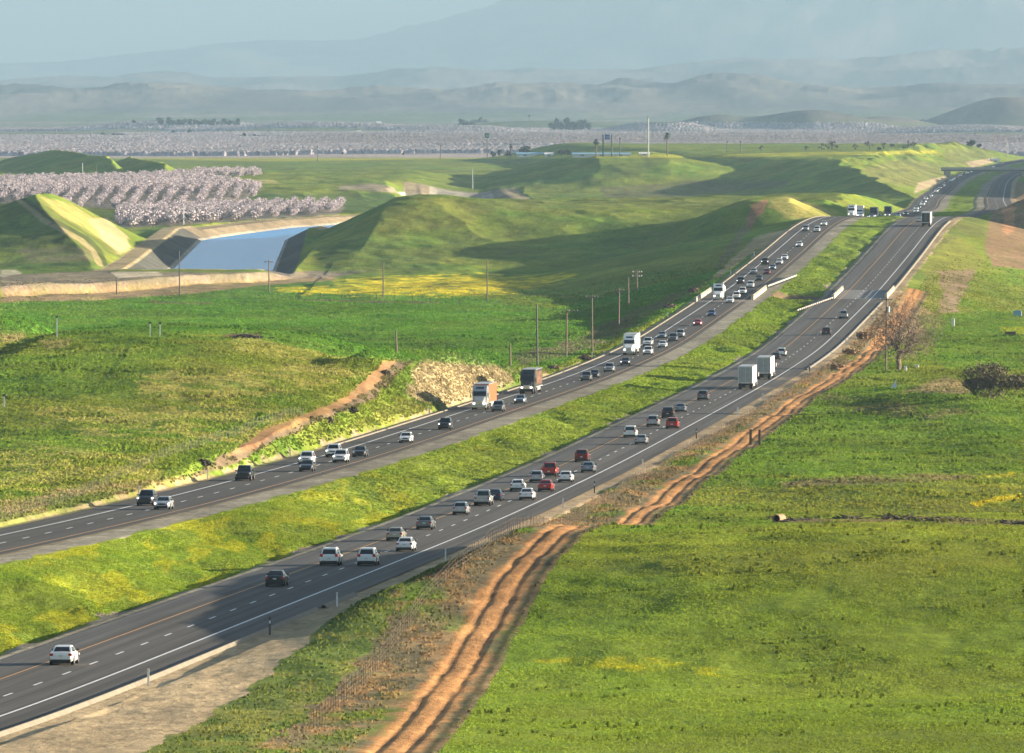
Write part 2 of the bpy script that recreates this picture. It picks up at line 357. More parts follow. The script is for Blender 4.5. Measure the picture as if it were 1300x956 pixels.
# (outline in photo pixels on the surface it covers, colour, edge softness, raggedness, strength, patchiness)
POLY = [
 # left hill: dry streaks, green hollows
 ([(0,455),(160,428),(260,470),(150,500),(0,520)], GG, 14, 20, .7, .3),
 ([(170,475),(420,462),(480,475),(330,505),(180,505)], TANG, 8, 14, .75, .5),
 ([(20,512),(330,515),(420,535),(300,570),(120,560)], TANG, 10, 22, .65, .6),
 ([(0,560),(180,580),(260,600),(120,628),(0,632)], TANG, 10, 18, .6, .6),
 ([(230,575),(330,560),(300,600),(200,612)], GG, 8, 12, .6, .2),
 ([(290,425),(440,440),(500,455),(380,460),(300,445)], TANG, 7, 14, .6, .5),
 ([(0,412),(32,418),(30,432),(0,436)], DRY, 5, 6, .8, .2),
 ([(50,432),(90,430),(85,440),(60,444)], DRY, 5, 6, .7, .3),
 ([(166,430),(174,430),(160,452),(138,482),(118,500),(112,500),(140,470)], (.06,.11,.02), 2, 2, .8, .2), ([(150,432),(156,432),(138,456),(112,484),(104,484),(128,458)], (.08,.13,.02), 2, 2, .6, .2),
 # road cut with orange track
 ([(505,452),(528,456),(500,480),(470,508),(420,528),(350,560),(300,590),(235,606),(270,585),(320,560),(400,530),(440,508),(470,475)], BRN, 3, 9, .95, .15),
 ([(488,458),(505,455),(470,495),(425,520),(350,550),(320,572),(290,578),(330,548),(400,520),(440,502)], (.30,.155,.075), 2.5, 5, .85, .15),
 # tan mound by the road
 ([(530,462),(560,450),(600,452),(655,475),(650,488),(600,505),(560,515),(520,500)], (.38,.30,.175), 9, 14, .9, .0),
 ([(500,505),(560,515),(600,520),(580,535),(480,545),(430,560),(400,565)], OLV, 6, 14, .7, .3),
 ([(0,640),(80,620),(230,606),(300,603),(250,618),(100,650),(0,675)], DRY, 5, 12, .85, .3),
 ([(60,634),(150,625),(120,642),(60,650)], GG, 4, 8, .7, .2),
 ([(340,600),(450,560),(560,528),(590,528),(500,556),(350,606)], TANG, 4, 10, .8, .3),
 # left flat field
 ([(0,378),(340,362),(430,352),(700,392),(900,345),(960,320),(960,345),(700,470),(420,452),(300,424),(0,424)], (.08,.20,.02), 6, 4, .9, .1),
 ([(440,362),(520,352),(600,349),(680,350),(735,347),(720,355),(690,362),(640,372),(560,376),(450,374),(355,371),(360,366)], FLW, 3.5, 16, .95, .45),
 ([(420,355),(500,350),(560,350),(560,358),(430,366)], FLW, 3.5, 12, .7, .5),
 ([(380,382),(560,386),(560,384),(380,380)], BRN, 1.5, 3, .8, .2),
 ([(190,382),(270,384),(270,387),(190,386)], BRN, 2, 5, .8, .3),
 ([(285,424),(330,424),(330,429),(285,429)], BRN, 2, 6, .9, .3),
 ([(350,440),(410,448),(400,456),(340,448)], TANG, 5, 12, .5, .6),
 # bench, levee face and paved pad by the water
 ([(0,366),(130,362),(330,352),(425,349),(425,356),(330,362),(250,372),(130,381),(0,384)], (.40,.26,.14), 1.6, 4, .95, .2),
 ([(0,348),(130,344),(300,346),(470,343),(430,352),(330,356),(130,364),(0,369)], (.26,.20,.145), 1.5, 2, .95, .1),
 ([(0,336),(60,333),(135,333),(150,343),(0,349)], (.07,.14,.02), 2, 4, .9, .2),
 ([(0,343),(20,342),(28,348),(0,352)], (.5,.42,.3), 1.5, 3, .8, .2),
 ([(140,345),(200,345),(208,349),(150,353)], (.6,.5,.34), 1.2, 2, .9, .1),
 # hill left of the water, shade painted onto its left face first
 ([(0,255),(40,252),(60,262),(110,300),(130,338),(0,338)], (.05,.085,.025), 4, 6, .7, .3),
 ([(22,318),(70,312),(120,316),(122,330),(40,334)], (.17,.14,.08), 4, 8, .7, .3),
 ([(35,250),(60,250),(110,285),(150,320),(165,330),(120,318),(70,285)], (.13,.15,.035), 4, 6, .8, .2),
 ([(50,250),(90,258),(120,276),(150,292),(165,315),(150,322),(110,290),(80,275)], (.38,.31,.10), 4, 6, .85, .2),
 ([(112,278),(135,276),(162,300),(165,318),(150,322),(128,300)], (.50,.36,.18), 3, 3, .9, .1),
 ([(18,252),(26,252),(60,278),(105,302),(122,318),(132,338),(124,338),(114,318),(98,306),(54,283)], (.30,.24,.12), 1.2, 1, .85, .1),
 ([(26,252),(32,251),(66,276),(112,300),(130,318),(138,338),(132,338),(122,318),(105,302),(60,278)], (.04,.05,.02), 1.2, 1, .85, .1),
 # middle hills
 ([(500,262),(545,248),(590,252),(620,268),(600,285),(520,300),(470,300)], (.19,.19,.03), 8, 10, .7, .3),
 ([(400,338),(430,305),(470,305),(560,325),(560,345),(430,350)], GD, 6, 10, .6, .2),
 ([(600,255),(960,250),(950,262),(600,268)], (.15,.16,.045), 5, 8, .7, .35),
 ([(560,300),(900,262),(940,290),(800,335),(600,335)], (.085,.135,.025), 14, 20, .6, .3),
 ([(955,258),(978,252),(966,272),(950,292),(946,290),(950,270)], (.32,.16,.09), 2, 3, .9, .1),
 ([(940,290),(952,288),(935,318),(915,340),(905,345),(925,312)], (.19,.15,.09), 3, 6, .8, .2),
 ([(982,252),(1000,248),(1040,262),(1062,270),(1040,282),(1000,276),(975,262)], (.38,.31,.09), 4, 6, .85, .2),
 ([(1030,262),(1070,268),(1050,276),(1025,274)], (.2,.2,.04), 3, 4, .6, .2),
 ([(960,300),(1010,288),(1045,283),(1000,302),(960,318),(915,352),(905,352)], (.48,.33,.18), 2.5, 4, .85, .1),
 # shaded scrub bank beside the oncoming lanes
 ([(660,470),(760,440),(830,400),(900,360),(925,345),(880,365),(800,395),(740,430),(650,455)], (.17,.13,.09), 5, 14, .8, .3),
 # beyond the water
 ([(205,302),(300,290),(430,280),(425,286),(300,298),(215,310)], (.36,.27,.16), 1.5, 2, .95, .1, (3900, 5000)),
 ([(285,290),(360,284),(360,290),(285,296)], GG, 1.5, 2, .9, .1),
 ([(170,268),(260,255),(340,246),(500,246),(500,268),(430,270),(170,272)], (.05,.10,.028), 3, 4, .8, .1, (4000, 9000)),
 ([(0,228),(130,226),(230,222),(335,240),(300,258),(170,268),(100,262),(0,258)], (.25,.21,.18), 2, 3, .95, .1, (4400, 9000)),
 ([(150,290),(250,284),(430,272),(440,262),(150,266)], (.24,.20,.17), 2, 3, .95, .1, (4060, 5000)),
 ([(315,228),(345,228),(355,232),(320,234)], (.42,.36,.12), 2, 3, .9, .1),
 ([(430,236),(475,233),(500,238),(505,245),(470,242),(430,240)], (.36,.28,.2), 1.5, 3, .9, .1),
 ([(505,244),(580,243),(580,247),(510,248)], (.7,.66,.56), .8, 1, .95, 0, (4300, 9000)),
 ([(760,238),(900,228),(1000,228),(1000,236),(860,250),(770,252)], (.14,.125,.06), 3, 5, .8, .2),
 ([(770,210),(830,198),(850,205),(800,225),(760,232)], (.12,.16,.03), 5, 6, .7, .2, (5000, 9000)),
 ([(1090,215),(1150,200),(1190,208),(1205,218),(1190,235),(1140,236),(1110,228)], (.19,.18,.06), 3, 5, .8, .25),
 ([(1165,232),(1205,222),(1195,232),(1160,246)], (.46,.34,.22), 1.5, 2, .85, .1),
 ([(1200,190),(1255,188),(1262,200),(1240,214),(1200,214)], (.17,.17,.055), 3, 5, .75, .25),
 ([(1225,206),(1262,200),(1262,206),(1235,213)], (.46,.34,.22), 1.2, 2, .85, .1),
 ([(120,200),(330,200),(560,197),(900,196),(1190,190),(1190,195),(900,200),(560,202),(330,205)], (.38,.36,.03), 1.2, 1, .9, .15),
 # right side
 ([(560,870),(720,674),(1300,680),(1300,960),(500,960)], (.180,.245,.028), 10, 8, .85, .2),
 ([(720,674),(1300,680),(1300,730),(1000,740),(700,720)], (.235,.245,.035), 18, 30, .5, .4),
 ([(660,838),(800,832),(960,860),(960,866),(760,852)], (.42,.38,.02), 4, 14, .7, .6),
 ([(880,585),(900,560),(1000,500),(1060,487),(1300,500),(1300,600),(1000,606),(880,610)], (.11,.20,.02), 6, 6, .75, .2),
 ([(1040,500),(1140,510),(1250,525),(1180,535),(1060,520)], (.24,.19,.09), 6, 14, .6, .5),
 ([(990,612),(1100,605),(1220,603),(1240,608),(1100,618),(1000,620)], (.20,.155,.085), 4, 10, .8, .3),
 ([(860,618),(1060,620),(1300,615),(1300,660),(1000,650),(850,640)], (.23,.23,.035), 8, 14, .65, .3),
 ([(1230,640),(1300,625),(1300,632),(1240,645)], FLW, 2.5, 8, .8, .4),
 ([(1250,605),(1290,600),(1290,604),(1255,608)], FLW, 2, 5, .8, .4),
 ([(970,658),(1060,660),(1180,656),(1300,662),(1300,668),(1150,662),(980,664)], (.17,.12,.08), 2.5, 7, .8, .35),
 ([(1270,415),(1300,415),(1300,424),(1272,424)], FLW, 2, 4, .8, .3),
 ([(1140,500),(1200,478),(1235,490),(1230,500),(1160,498)], (.35,.25,.14), 3, 6, .8, .2),
 ([(1185,300),(1215,300),(1250,330),(1240,345),(1180,400),(1165,395)], (.19,.19,.04), 5, 8, .8, .25),
 ([(1256,240),(1320,226),(1340,345),(1262,338),(1248,318),(1256,280)], (.24,.145,.09), 3, 6, .92, .1),
 ([(1275,245),(1288,262),(1288,292),(1276,300),(1270,260)], (.44,.22,.11), 3, 5, .8, .1),
 ([(1190,345),(1240,340),(1230,362),(1215,395),(1190,400),(1196,370)], (.24,.16,.11), 3, 8, .85, .2),
 ([(1140,375),(1165,385),(1190,400),(1200,412),(1150,430),(1090,440),(1070,450),(1110,410)], (.46,.31,.16), 4, 9, .85, .2),
 ([(1160,400),(1300,395),(1300,470),(1200,470),(1180,430)], (.10,.20,.02), 6, 5, .7, .15),
 ([(1215,235),(1262,228),(1250,300),(1215,300),(1180,325),(1205,290)], (.10,.105,.045), 5, 8, .7, .3),
]

def cover(X, D, z):
    u, v = px(X, D, z); n = len(X)
    f1 = fbm(X / 9, D / 30, 60, 4); f2 = fbm(X / 30, D / 110, 61, 4)
    k = smooth(.35, .65, f2)[:, None]; k2 = smooth(.42, .62, f1)[:, None]
    c = (1 - k) * np.array(GG) + k * np.array((.16, .205, .024))
    c = c * (1 - .35 * k2) + .35 * k2 * np.array((.23, .225, .035))
    wx = (fbm(X / 5, D / 14, 70, 4) - .5); wy = (fbm(X / 5, D / 14, 71, 4) - .5); pt = fbm(X / 3.5, D / 9, 72, 4)
    far = D > 7000
    wx = np.where(far, (fbm(X / 60, D / 300, 73, 3) - .5) * .5, wx); wy = np.where(far, 0, wy)
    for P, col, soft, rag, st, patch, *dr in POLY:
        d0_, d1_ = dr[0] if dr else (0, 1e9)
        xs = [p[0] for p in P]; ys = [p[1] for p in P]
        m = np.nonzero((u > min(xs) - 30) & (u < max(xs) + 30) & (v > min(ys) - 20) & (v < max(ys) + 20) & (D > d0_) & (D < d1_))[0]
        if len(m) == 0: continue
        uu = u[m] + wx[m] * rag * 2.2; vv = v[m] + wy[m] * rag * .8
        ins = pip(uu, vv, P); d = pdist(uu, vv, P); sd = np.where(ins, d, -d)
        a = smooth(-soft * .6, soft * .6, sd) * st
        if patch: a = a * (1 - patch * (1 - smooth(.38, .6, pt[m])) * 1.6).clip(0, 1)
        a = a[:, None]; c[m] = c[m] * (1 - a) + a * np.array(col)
    # ---- roadside and median by world position
    r = D < 9300
    tl = X - XL(D); tr = X - XR(D)
    def lay(mask, col, a):
        a = (a * mask)[:, None]; c[:] = c * (1 - a) + a * np.array(col)
    e1 = (pt - .5) * 2.4
    med = r & (tl > 0) & (tr < 0)
    g = smooth(.3, .7, f1)
    lay(med, (.175, .235, .022), .85); lay(med, (.10, .17, .02), .5 * smooth(.52, .68, fbm(X / 4, D / 16, 80, 4)))
    fl = smooth(.50, .62, fbm(X / 2.6, D / 26, 81, 4)) * smooth(.42, .6, fbm(X / 14, D / 70, 82, 3) + .22 * smooth(1080, 820, D)) * (1 - smooth(1250, 1500, D))
    lay(med & (D < 1500), FLW, .26 * fl)
    lay(med & (D > 2000), (.14, .21, .02), .5)
    lay(r & (tl > 0) & (tl < 4.9 + e1), GRV, .95)
    lay(r & (tr < 0) & (tr > -6.2 - e1 * 1.6), (.25, .215, .165), .95)
    lay(r & (np.abs(D - 2392) < 19) & (tl > 5) & (tr < -5), (.16, .10, .065), .9)
    lay(r & (tl < 0) & (tl > -12.2 - e1), (.33, .25, .16), .9 * (.4 + .6 * smooth(.35, .6, f1)))
    near = r & (tr > 0)
    ft = tfence(D)
    lay(near & (D < 2450) & (tr > 10) & (tr < ttrack(D) + 3) , (.20, .145, .09), .85 * smooth(.3, .55, f1 + .1))
    lay(near & (D < 2450) & (tr > 10) & (tr < ttrack(D) + 3), (.34, .20, .09), .6 * smooth(.5, .64, fbm(X / 2.5, D / 8, 85, 4)))
    ge = np.interp(D, [560, 640, 715, 850, 900, 1000], [24, 21.5, 19, 15.5, 13.4, 12.8]); ve = np.interp(D, [560, 640, 715, 850, 950, 1060], [30, 28, 25, 19.8, 17, 13.5])
    lay(near & (D < 1060) & (tr > 10) & (tr < ve + e1 * 1.3), (.115, .165, .03), .9); lay(near & (D < 1060) & (tr > 10) & (tr < ve + e1 * 1.3), (.06, .10, .025), .6 * smooth(.5, .65, f1)); lay(near & (D < 1060) & (tr > 10) & (tr < ve + e1 * 1.3), (.27, .25, .06), .5 * smooth(.52, .66, fbm(X / 3, D / 9, 87, 3)))
    gl = near & (tr < ge + e1)
    lay(gl, (.40, .295, .175), .95)
    tt = tr - ttrack(D); ed = (fbm(X / 2, D / 6, 90, 3) - .5) * 1.6
    tm = near & (D < 2450)
    lay(tm, (.44, .22, .085), .95 * smooth(2.2, 1.3, np.abs(tt) + ed)); 
    lay(tm, (.17, .095, .05), .75 * np.exp(-((np.abs(tt + ed * .25) - .85) / .28) ** 2) * smooth(.3, .6, fbm(X / 3, D / 14, 91, 3)))
    lay(tm, (.035, .04, .02), .75 * np.exp(-((tt - 2.3) / .4) ** 2))  # painted shade of the small drop along the track's right edge
    # ---- aqueduct lining and bank roads
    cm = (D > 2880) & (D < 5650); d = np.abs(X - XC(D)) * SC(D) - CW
    lay(cm & (d < 9), (.10, .095, .085), .95); lay(cm & (d < 9) & (D > 3940), (.27, .21, .13), .9)  # dark concrete with the shade of the banks painted in; far stretch tan
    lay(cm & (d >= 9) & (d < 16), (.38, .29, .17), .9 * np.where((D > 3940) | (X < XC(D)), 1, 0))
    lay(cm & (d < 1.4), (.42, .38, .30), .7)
    # ---- the far plain
    fp = D > 8600
    if np.any(fp):
        q = np.nonzero(fp)[0]; Xq, Dq, vq = X[q], D[q], v[q]
        fb = fbm(Xq / 300, Dq / 1500, 95, 4); fs = fbm(Xq / 60, Dq / 240, 96, 4)[:, None]
        col = np.where((vq > 171)[:, None], np.array((.40, .32, .29)), np.array((.14, .15, .10)))
        blk = vn(Xq / 260, Dq / 700, 97)
        col = np.where(((vq < 163) & (blk > .55))[:, None], np.array((.09, .12, .05)), col)
        col = np.where(((vq < 163) & (blk < .3))[:, None], np.array((.2, .17, .13)), col)
        col = col * (.8 + .4 * fs)
        hill = smooth(8, 30, z[q])[:, None] * (vq < 175)[:, None]
        g2 = smooth(.35, .65, fb)[:, None]
        hc = g2 * np.array((.20, .17, .14)) + (1 - g2) * np.array((.09, .09, .085))
        col = col * (1 - hill) + hill * hc
        a = smooth(8600, 9000, Dq)[:, None]
        c[q] = c[q] * (1 - a) + a * col
    big = fbm(X / 22, D / 75, 101, 4); hue = smooth(.45, .62, fbm(X / 15, D / 34, 102, 4))[:, None] * .12 * (c[:, 1] > c[:, 0] * 1.05)[:, None]
    c = c * (1 - hue) + hue * np.array((.27, .23, .06)); c = c * (.86 + .28 * smooth(.3, .7, big))[:, None]
    gn = .82 + .36 * fbm(X / 2.2, D / 6, 99, 3)
    return np.clip(c * gn[:, None], 0, .9)

# ------------------------------------------------------------------ the ground: one sheet out to the mountains
def build_ground():
    Ds = [np.array([-300., 0, 200, 350, 450, 520, 560]), np.arange(566, 1300, 1.8), np.arange(1300, 2300, 2.8), np.arange(2300, 5000, 4.5), np.arange(5000, 9400, 16)]
    g = [9400.0]
    while g[-1] < 88000: g.append(g[-1] * 1.0062)
    Ds = np.concatenate(Ds + [np.array(g)])
    tin = np.linspace(-.0555, .0555, 860); step = tin[1] - tin[0]
    out = [tin[-1]]
    st = step
    while out[-1] < .19: st *= 1.035; out.append(out[-1] + st)
    out = np.array(out[1:])
    T = np.concatenate([-out[::-1], tin, out])
    nr, nc = len(Ds), len(T)
    Dg = np.repeat(Ds[:, None], nc, 1); scale = np.maximum(Ds, 900)[:, None]
    Xg = scale * T[None, :]
    X = Xg.ravel(); D = Dg.ravel()
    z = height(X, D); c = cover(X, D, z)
    co = np.stack([X, D, z], 1)
    i = np.arange(nr - 1)[:, None] * nc + np.arange(nc - 1)[None, :]
    q = np.stack([i, i + 1, i + nc + 1, i + nc], -1).reshape(-1, 4)
    o = np_mesh('ground', co, quads=q, mat=cover_material('ground_cover'), smooth_=True, color=c)
    o['zr'] = (float(z.min()), float(z.max())); tag(o, kind='structure'); print('ground', nr, nc, len(co))
    return o
# ------------------------------------------------------------------ camera, sun, sky, air
EL = 9.5; SUN_AZ = 85.0   # sun low on the right; azimuth clockwise from +Y
def build_env():
    cam = bpy.data.cameras.new('camera'); co = bpy.data.objects.new('camera', cam); COL.objects.link(co)
    cam.sensor_width = 36; cam.lens = 36 * F / 1300; cam.clip_start = 5; cam.clip_end = 150000
    co.location = (0, 0, CZ); co.rotation_euler = (math.radians(90) - math.atan((478 - V0) / F), 0, 0)
    S.camera = co
    w = bpy.data.worlds.new('World'); S.world = w; w.use_nodes = True
    nt = w.node_tree; bg = nt.nodes['Background']; sky = nt.nodes.new('ShaderNodeTexSky'); sky.sky_type = 'NISHITA'
    sky.sun_disc = False; sky.sun_elevation = math.radians(EL); sky.sun_rotation = math.radians(SUN_AZ)
    sky.altitude = 100; sky.air_density = 1; sky.dust_density = 1.5; sky.ozone_density = 1.5
    nt.links.new(sky.outputs[0], bg.inputs[0]); bg.inputs[1].default_value = SKY
    l = bpy.data.lights.new('sun', 'SUN'); l.energy = SUNE; l.angle = math.radians(.5); l.color = (1, .87, .68)
    lo = bpy.data.objects.new('sun', l); COL.objects.link(lo)
    a = math.radians(SUN_AZ); e = math.radians(EL)
    from mathutils import Vector
    d = Vector((math.sin(a) * math.cos(e), math.cos(a) * math.cos(e), math.sin(e)))
    lo.rotation_euler = d.to_track_quat('Z', 'Y').to_euler(); lo.location = (400, 1500, 300)
    S.view_settings.view_transform = 'Standard'; S.view_settings.look = 'None'; S.view_settings.gamma = 1
    S.view_settings.exposure = EXPO
    S.cycles.use_denoising = True; S.cycles.max_bounces = 4; S.cycles.diffuse_bounces = 2; S.cycles.volume_bounces = 0
    S.cycles.use_adaptive_sampling = True; S.cycles.adaptive_threshold = .02
def build_haze():
    z0, z1 = bpy.data.objects['ground']['zr']
    hb = MB(); hb.box(-19000, 19000, -600, 92000, z0 - 1.0, z1 + 25)
    m = bpy.data.materials.new('haze_air'); m.use_nodes = True; n = m.node_tree
    n.nodes.remove(n.nodes['Principled BSDF']); pv = n.nodes.new('ShaderNodeVolumePrincipled')
    pv.inputs['Color'].default_value = HCOL; pv.inputs['Density'].default_value = HAZE; pv.inputs['Anisotropy'].default_value = .0
    n.links.new(pv.outputs[0], n.nodes['Material Output'].inputs['Volume'])
    ho = hb.build('haze', m); tag(ho, 'thin pale blue haze filling the wide valley air', 'haze', kind='stuff')
SKY = .065; SUNE = 5.0; HAZE = 3.5e-5; HCOL = (.285, .425, .56, 1); EXPO = 2.0
# ------------------------------------------------------------------ road surfaces, markings, water
def road_material(name, col, streak=.3, old=0):
    m = bpy.data.materials.new(name); m.use_nodes = True
    nt = m.node_tree; N = nt.nodes; L = nt.links; b = N['Principled BSDF']
    b.inputs['Roughness'].default_value = .85; b.inputs['Specular IOR Level'].default_value = .25
    uv = N.new('ShaderNodeUVMap'); uv.uv_map = 'UVMap'
    def nz(sx, sy, det, rough=.6):
        mp = N.new('ShaderNodeMapping'); mp.inputs['Scale'].default_value = (sx, sy, 1); L.new(uv.outputs[0], mp.inputs['Vector'])
        n = N.new('ShaderNodeTexNoise'); n.inputs['Scale'].default_value = 1; n.inputs['Detail'].default_value = det; n.inputs['Roughness'].default_value = rough
        L.new(mp.outputs[0], n.inputs['Vector']); return n
    a = nz(1.1, .004, 3); c = nz(3.0, .05, 5); g = nz(.12, .01, 4)
    def mr(n, lo, hi, x0=.3, x1=.7):
        r = N.new('ShaderNodeMapRange'); r.inputs[1].default_value = x0; r.inputs[2].default_value = x1; r.inputs[3].default_value = lo; r.inputs[4].default_value = hi
        L.new(n.outputs['Fac'], r.inputs[0]); return r
    r1, r2, r3 = mr(a, 1 - streak, 1 + streak), mr(c, .86, 1.14), mr(g, .85, 1.15)
    m1 = N.new('ShaderNodeMath'); m1.operation = 'MULTIPLY'; L.new(r1.outputs[0], m1.inputs[0]); L.new(r2.outputs[0], m1.inputs[1])
    m2 = N.new('ShaderNodeMath'); m2.operation = 'MULTIPLY'; L.new(m1.outputs[0], m2.inputs[0]); L.new(r3.outputs[0], m2.inputs[1])
    v = N.new('ShaderNodeVectorMath'); v.operation = 'SCALE'; v.inputs[0].default_value = col; L.new(m2.outputs[0], v.inputs['Scale'])
    L.new(v.outputs[0], b.inputs['Base Color'])
    return m

def ribbon_arrays(xf, t0, t1, d0, d1, step, z0, z1, n=1):
    D = np.arange(d0, d1 + step * .5, step); D[-1] = d1
    zr = zroadL(D) if xf is XL else zroad(D); X = xf(D)
    f0 = t0(D) if callable(t0) else np.full(len(D), float(t0)); f1 = t1(D) if callable(t1) else np.full(len(D), float(t1))
    co = []; uv = []
    for k in range(n + 1):
        a = k / n; t = f0 * (1 - a) + f1 * a
        co.append(np.stack([X + t, D, zr + z0 * (1 - a) + z1 * a], 1)); uv.append(np.stack([t, D], 1))
    co = np.stack(co, 1).reshape(-1, 3); uv = np.stack(uv, 1).reshape(-1, 2)
    i = np.arange(len(D) - 1)[:, None] * (n + 1) + np.arange(n)[None]
    q = np.stack([i, i + 1, i + n + 2, i + n + 1], -1).reshape(-1, 4)
    return co, q, uv

def ribbons(name, specs, m, kind='structure', parent=None):
    cs, qs, us, off = [], [], [], 0
    for s in specs:
        co, q, uv = ribbon_arrays(*s); cs.append(co); qs.append(q + off); us.append(uv); off += len(co)
    o = np_mesh(name, np.concatenate(cs), quads=np.concatenate(qs), mat=m, parent=parent, uv=np.concatenate(us))
    if kind: tag(o, kind=kind)
    return o

def kerb(name, xf, t, d0, d1, w, h, m):
    """raised asphalt dike with three faces"""
    A = ribbon_arrays(xf, t, t + .02, d0, d1, 6, -.14, h); B = ribbon_arrays(xf, t + .02, t + w, d0, d1, 6, h, h); Cc = ribbon_arrays(xf, t + w, t + w + .25, d0, d1, 6, h, -.14)
    off = 0; cs = []; qs = []; us = []
    for co, q, uv in (A, B, Cc): cs.append(co); qs.append(q + off); us.append(uv); off += len(co)
    return tag(np_mesh(name, np.concatenate(cs), quads=np.concatenate(qs), mat=m, uv=np.concatenate(us)), kind='structure')

def build_roads():
    asph = road_material('asphalt_outbound', (.078, .068, .058), .42); asph2 = road_material('asphalt_oncoming', (.064, .056, .048), .42)
    shl = road_material('asphalt_shoulder', (.090, .082, .075), .4); conc = road_material('bridge_concrete', (.19, .175, .16), .15)
    white = mat('road_paint_white', (.72, .72, .70), .8, noise=.12, scale=.8); yel = mat('road_paint_yellow', (.50, .27, .10), .8, noise=.12, scale=.8)
    tan = mat('dike_concrete', (.22, .19, .14), .9, noise=.2, scale=.7)
    d0, d1 = 540, 9000
    ribbons('road', [(XR, -1.1, 10.6, d0, d1, 6, 0, -.02, 3)], asph)
    ribbons('road_shoulder', [(XR, -4.1, -1.1, d0, 3300, 6, -.05, 0, 2)], shl)
    ribbons('road', [(XL, -10.5, 1.3, d0, d1, 6, -.02, 0, 3)], asph2)
    ribbons('road_bridge_deck', [(XR, -1.0, 10.2, 2362, 2424, 6, .006, .006, 1), (XL, -10.2, 1.2, 2330, 2345, 5, .006, .006, 1)], conc)
    e = .012
    ribbons('road_marking_yellow', [(XR, -.09, .09, d0, d1, 6, e, e, 1), (XL, -.10, .10, d0, d1, 6, e, e, 1)], yel)
    wsp = [(XR, 7.2, 7.44, d0, d1, 6, e, e, 1), (XL, -7.44, -7.2, d0, d1, 6, e, e, 1)]
    p = 17.8; d = 546.0
    while d < 8000:
        k = 1.0 if d < 3000 else 1.5
        wsp.append((XR, 3.56, 3.76, d, d + 5.2 * k, 5.2 * k, e, e, 1)); wsp.append((XL, -3.76, -3.56, d + 7, d + 7 + 5.2 * k, 5.2 * k, e, e, 1)); d += p * (1 if d < 3000 else 2)
    ribbons('road_marking_white', wsp, white)
    kerb('kerb', XR, 10.6, 560, 853, .16, .15, tan); kerb('kerb', XR, 10.75, 858, 889, .22, .17, tan)
    kerb('kerb', XR, 10.6, 2425, 2960, .3, .18, tan); kerb('kerb', XR, 10.6, 1900, 2340, .2, .12, mat('dike_asphalt', (.2, .18, .15), .9))
    kerb('kerb', XL, -10.75, 1380, 2325, .22, .14, tan); kerb('kerb', XL, -10.75, 2420, 3150, .25, .16, tan)
    # water in the aqueduct
    D = np.arange(2870, 5700, 12.0); n = 14; X = []
    for dd in D:
        hw = (CW + 3) / float(SC(dd)); X.append(XC(dd) + np.linspace(-hw, hw, n))
    X = np.array(X); Dg = np.repeat(D[:, None], n, 1)
    co = np.stack([X.ravel(), Dg.ravel(), np.full(X.size, ZW)], 1)
    i = np.arange(len(D) - 1)[:, None] * n + np.arange(n - 1)[None]
    q = np.stack([i, i + 1, i + n + 1, i + n], -1).reshape(-1, 4)
    m = bpy.data.materials.new('aqueduct_water'); m.use_nodes = True; nt = m.node_tree; b = nt.nodes['Principled BSDF']
    b.inputs['Base Color'].default_value = (.03, .30, .74, 1); b.inputs['Roughness'].default_value = .22; b.inputs['IOR'].default_value = 1.33; b.inputs['Specular IOR Level'].default_value = .32
    tc = nt.nodes.new('ShaderNodeTexCoord'); mp = nt.nodes.new('ShaderNodeMapping'); mp.inputs['Scale'].default_value = (.25, .9, 1)
    nz = nt.nodes.new('ShaderNodeTexNoise'); nz.inputs['Scale'].default_value = 1.1; nz.inputs['Detail'].default_value = 5
    n2 = nt.nodes.new('ShaderNodeTexNoise'); n2.inputs['Scale'].default_value = .02; n2.inputs['Detail'].default_value = 4
    mp2 = nt.nodes.new('ShaderNodeMapping'); mp2.inputs['Scale'].default_value = (1, .35, 1)
    bp = nt.nodes.new('ShaderNodeBump'); bp.inputs['Distance'].default_value = .06
    rr = nt.nodes.new('ShaderNodeMapRange'); rr.inputs[1].default_value = .45; rr.inputs[2].default_value = .6; rr.inputs[3].default_value = .25; rr.inputs[4].default_value = .9
    L = nt.links.new
    L(tc.outputs['Object'], mp.inputs[0]); L(mp.outputs[0], nz.inputs[0]); L(tc.outputs['Object'], mp2.inputs[0]); L(mp2.outputs[0], n2.inputs[0])
    L(n2.outputs['Fac'], rr.inputs[0]); L(rr.outputs[0], bp.inputs['Strength']); L(nz.outputs['Fac'], bp.inputs['Height']); L(bp.outputs[0], b.inputs['Normal'])
    tag(np_mesh('water', co, quads=q, mat=m, smooth_=True), kind='structure')

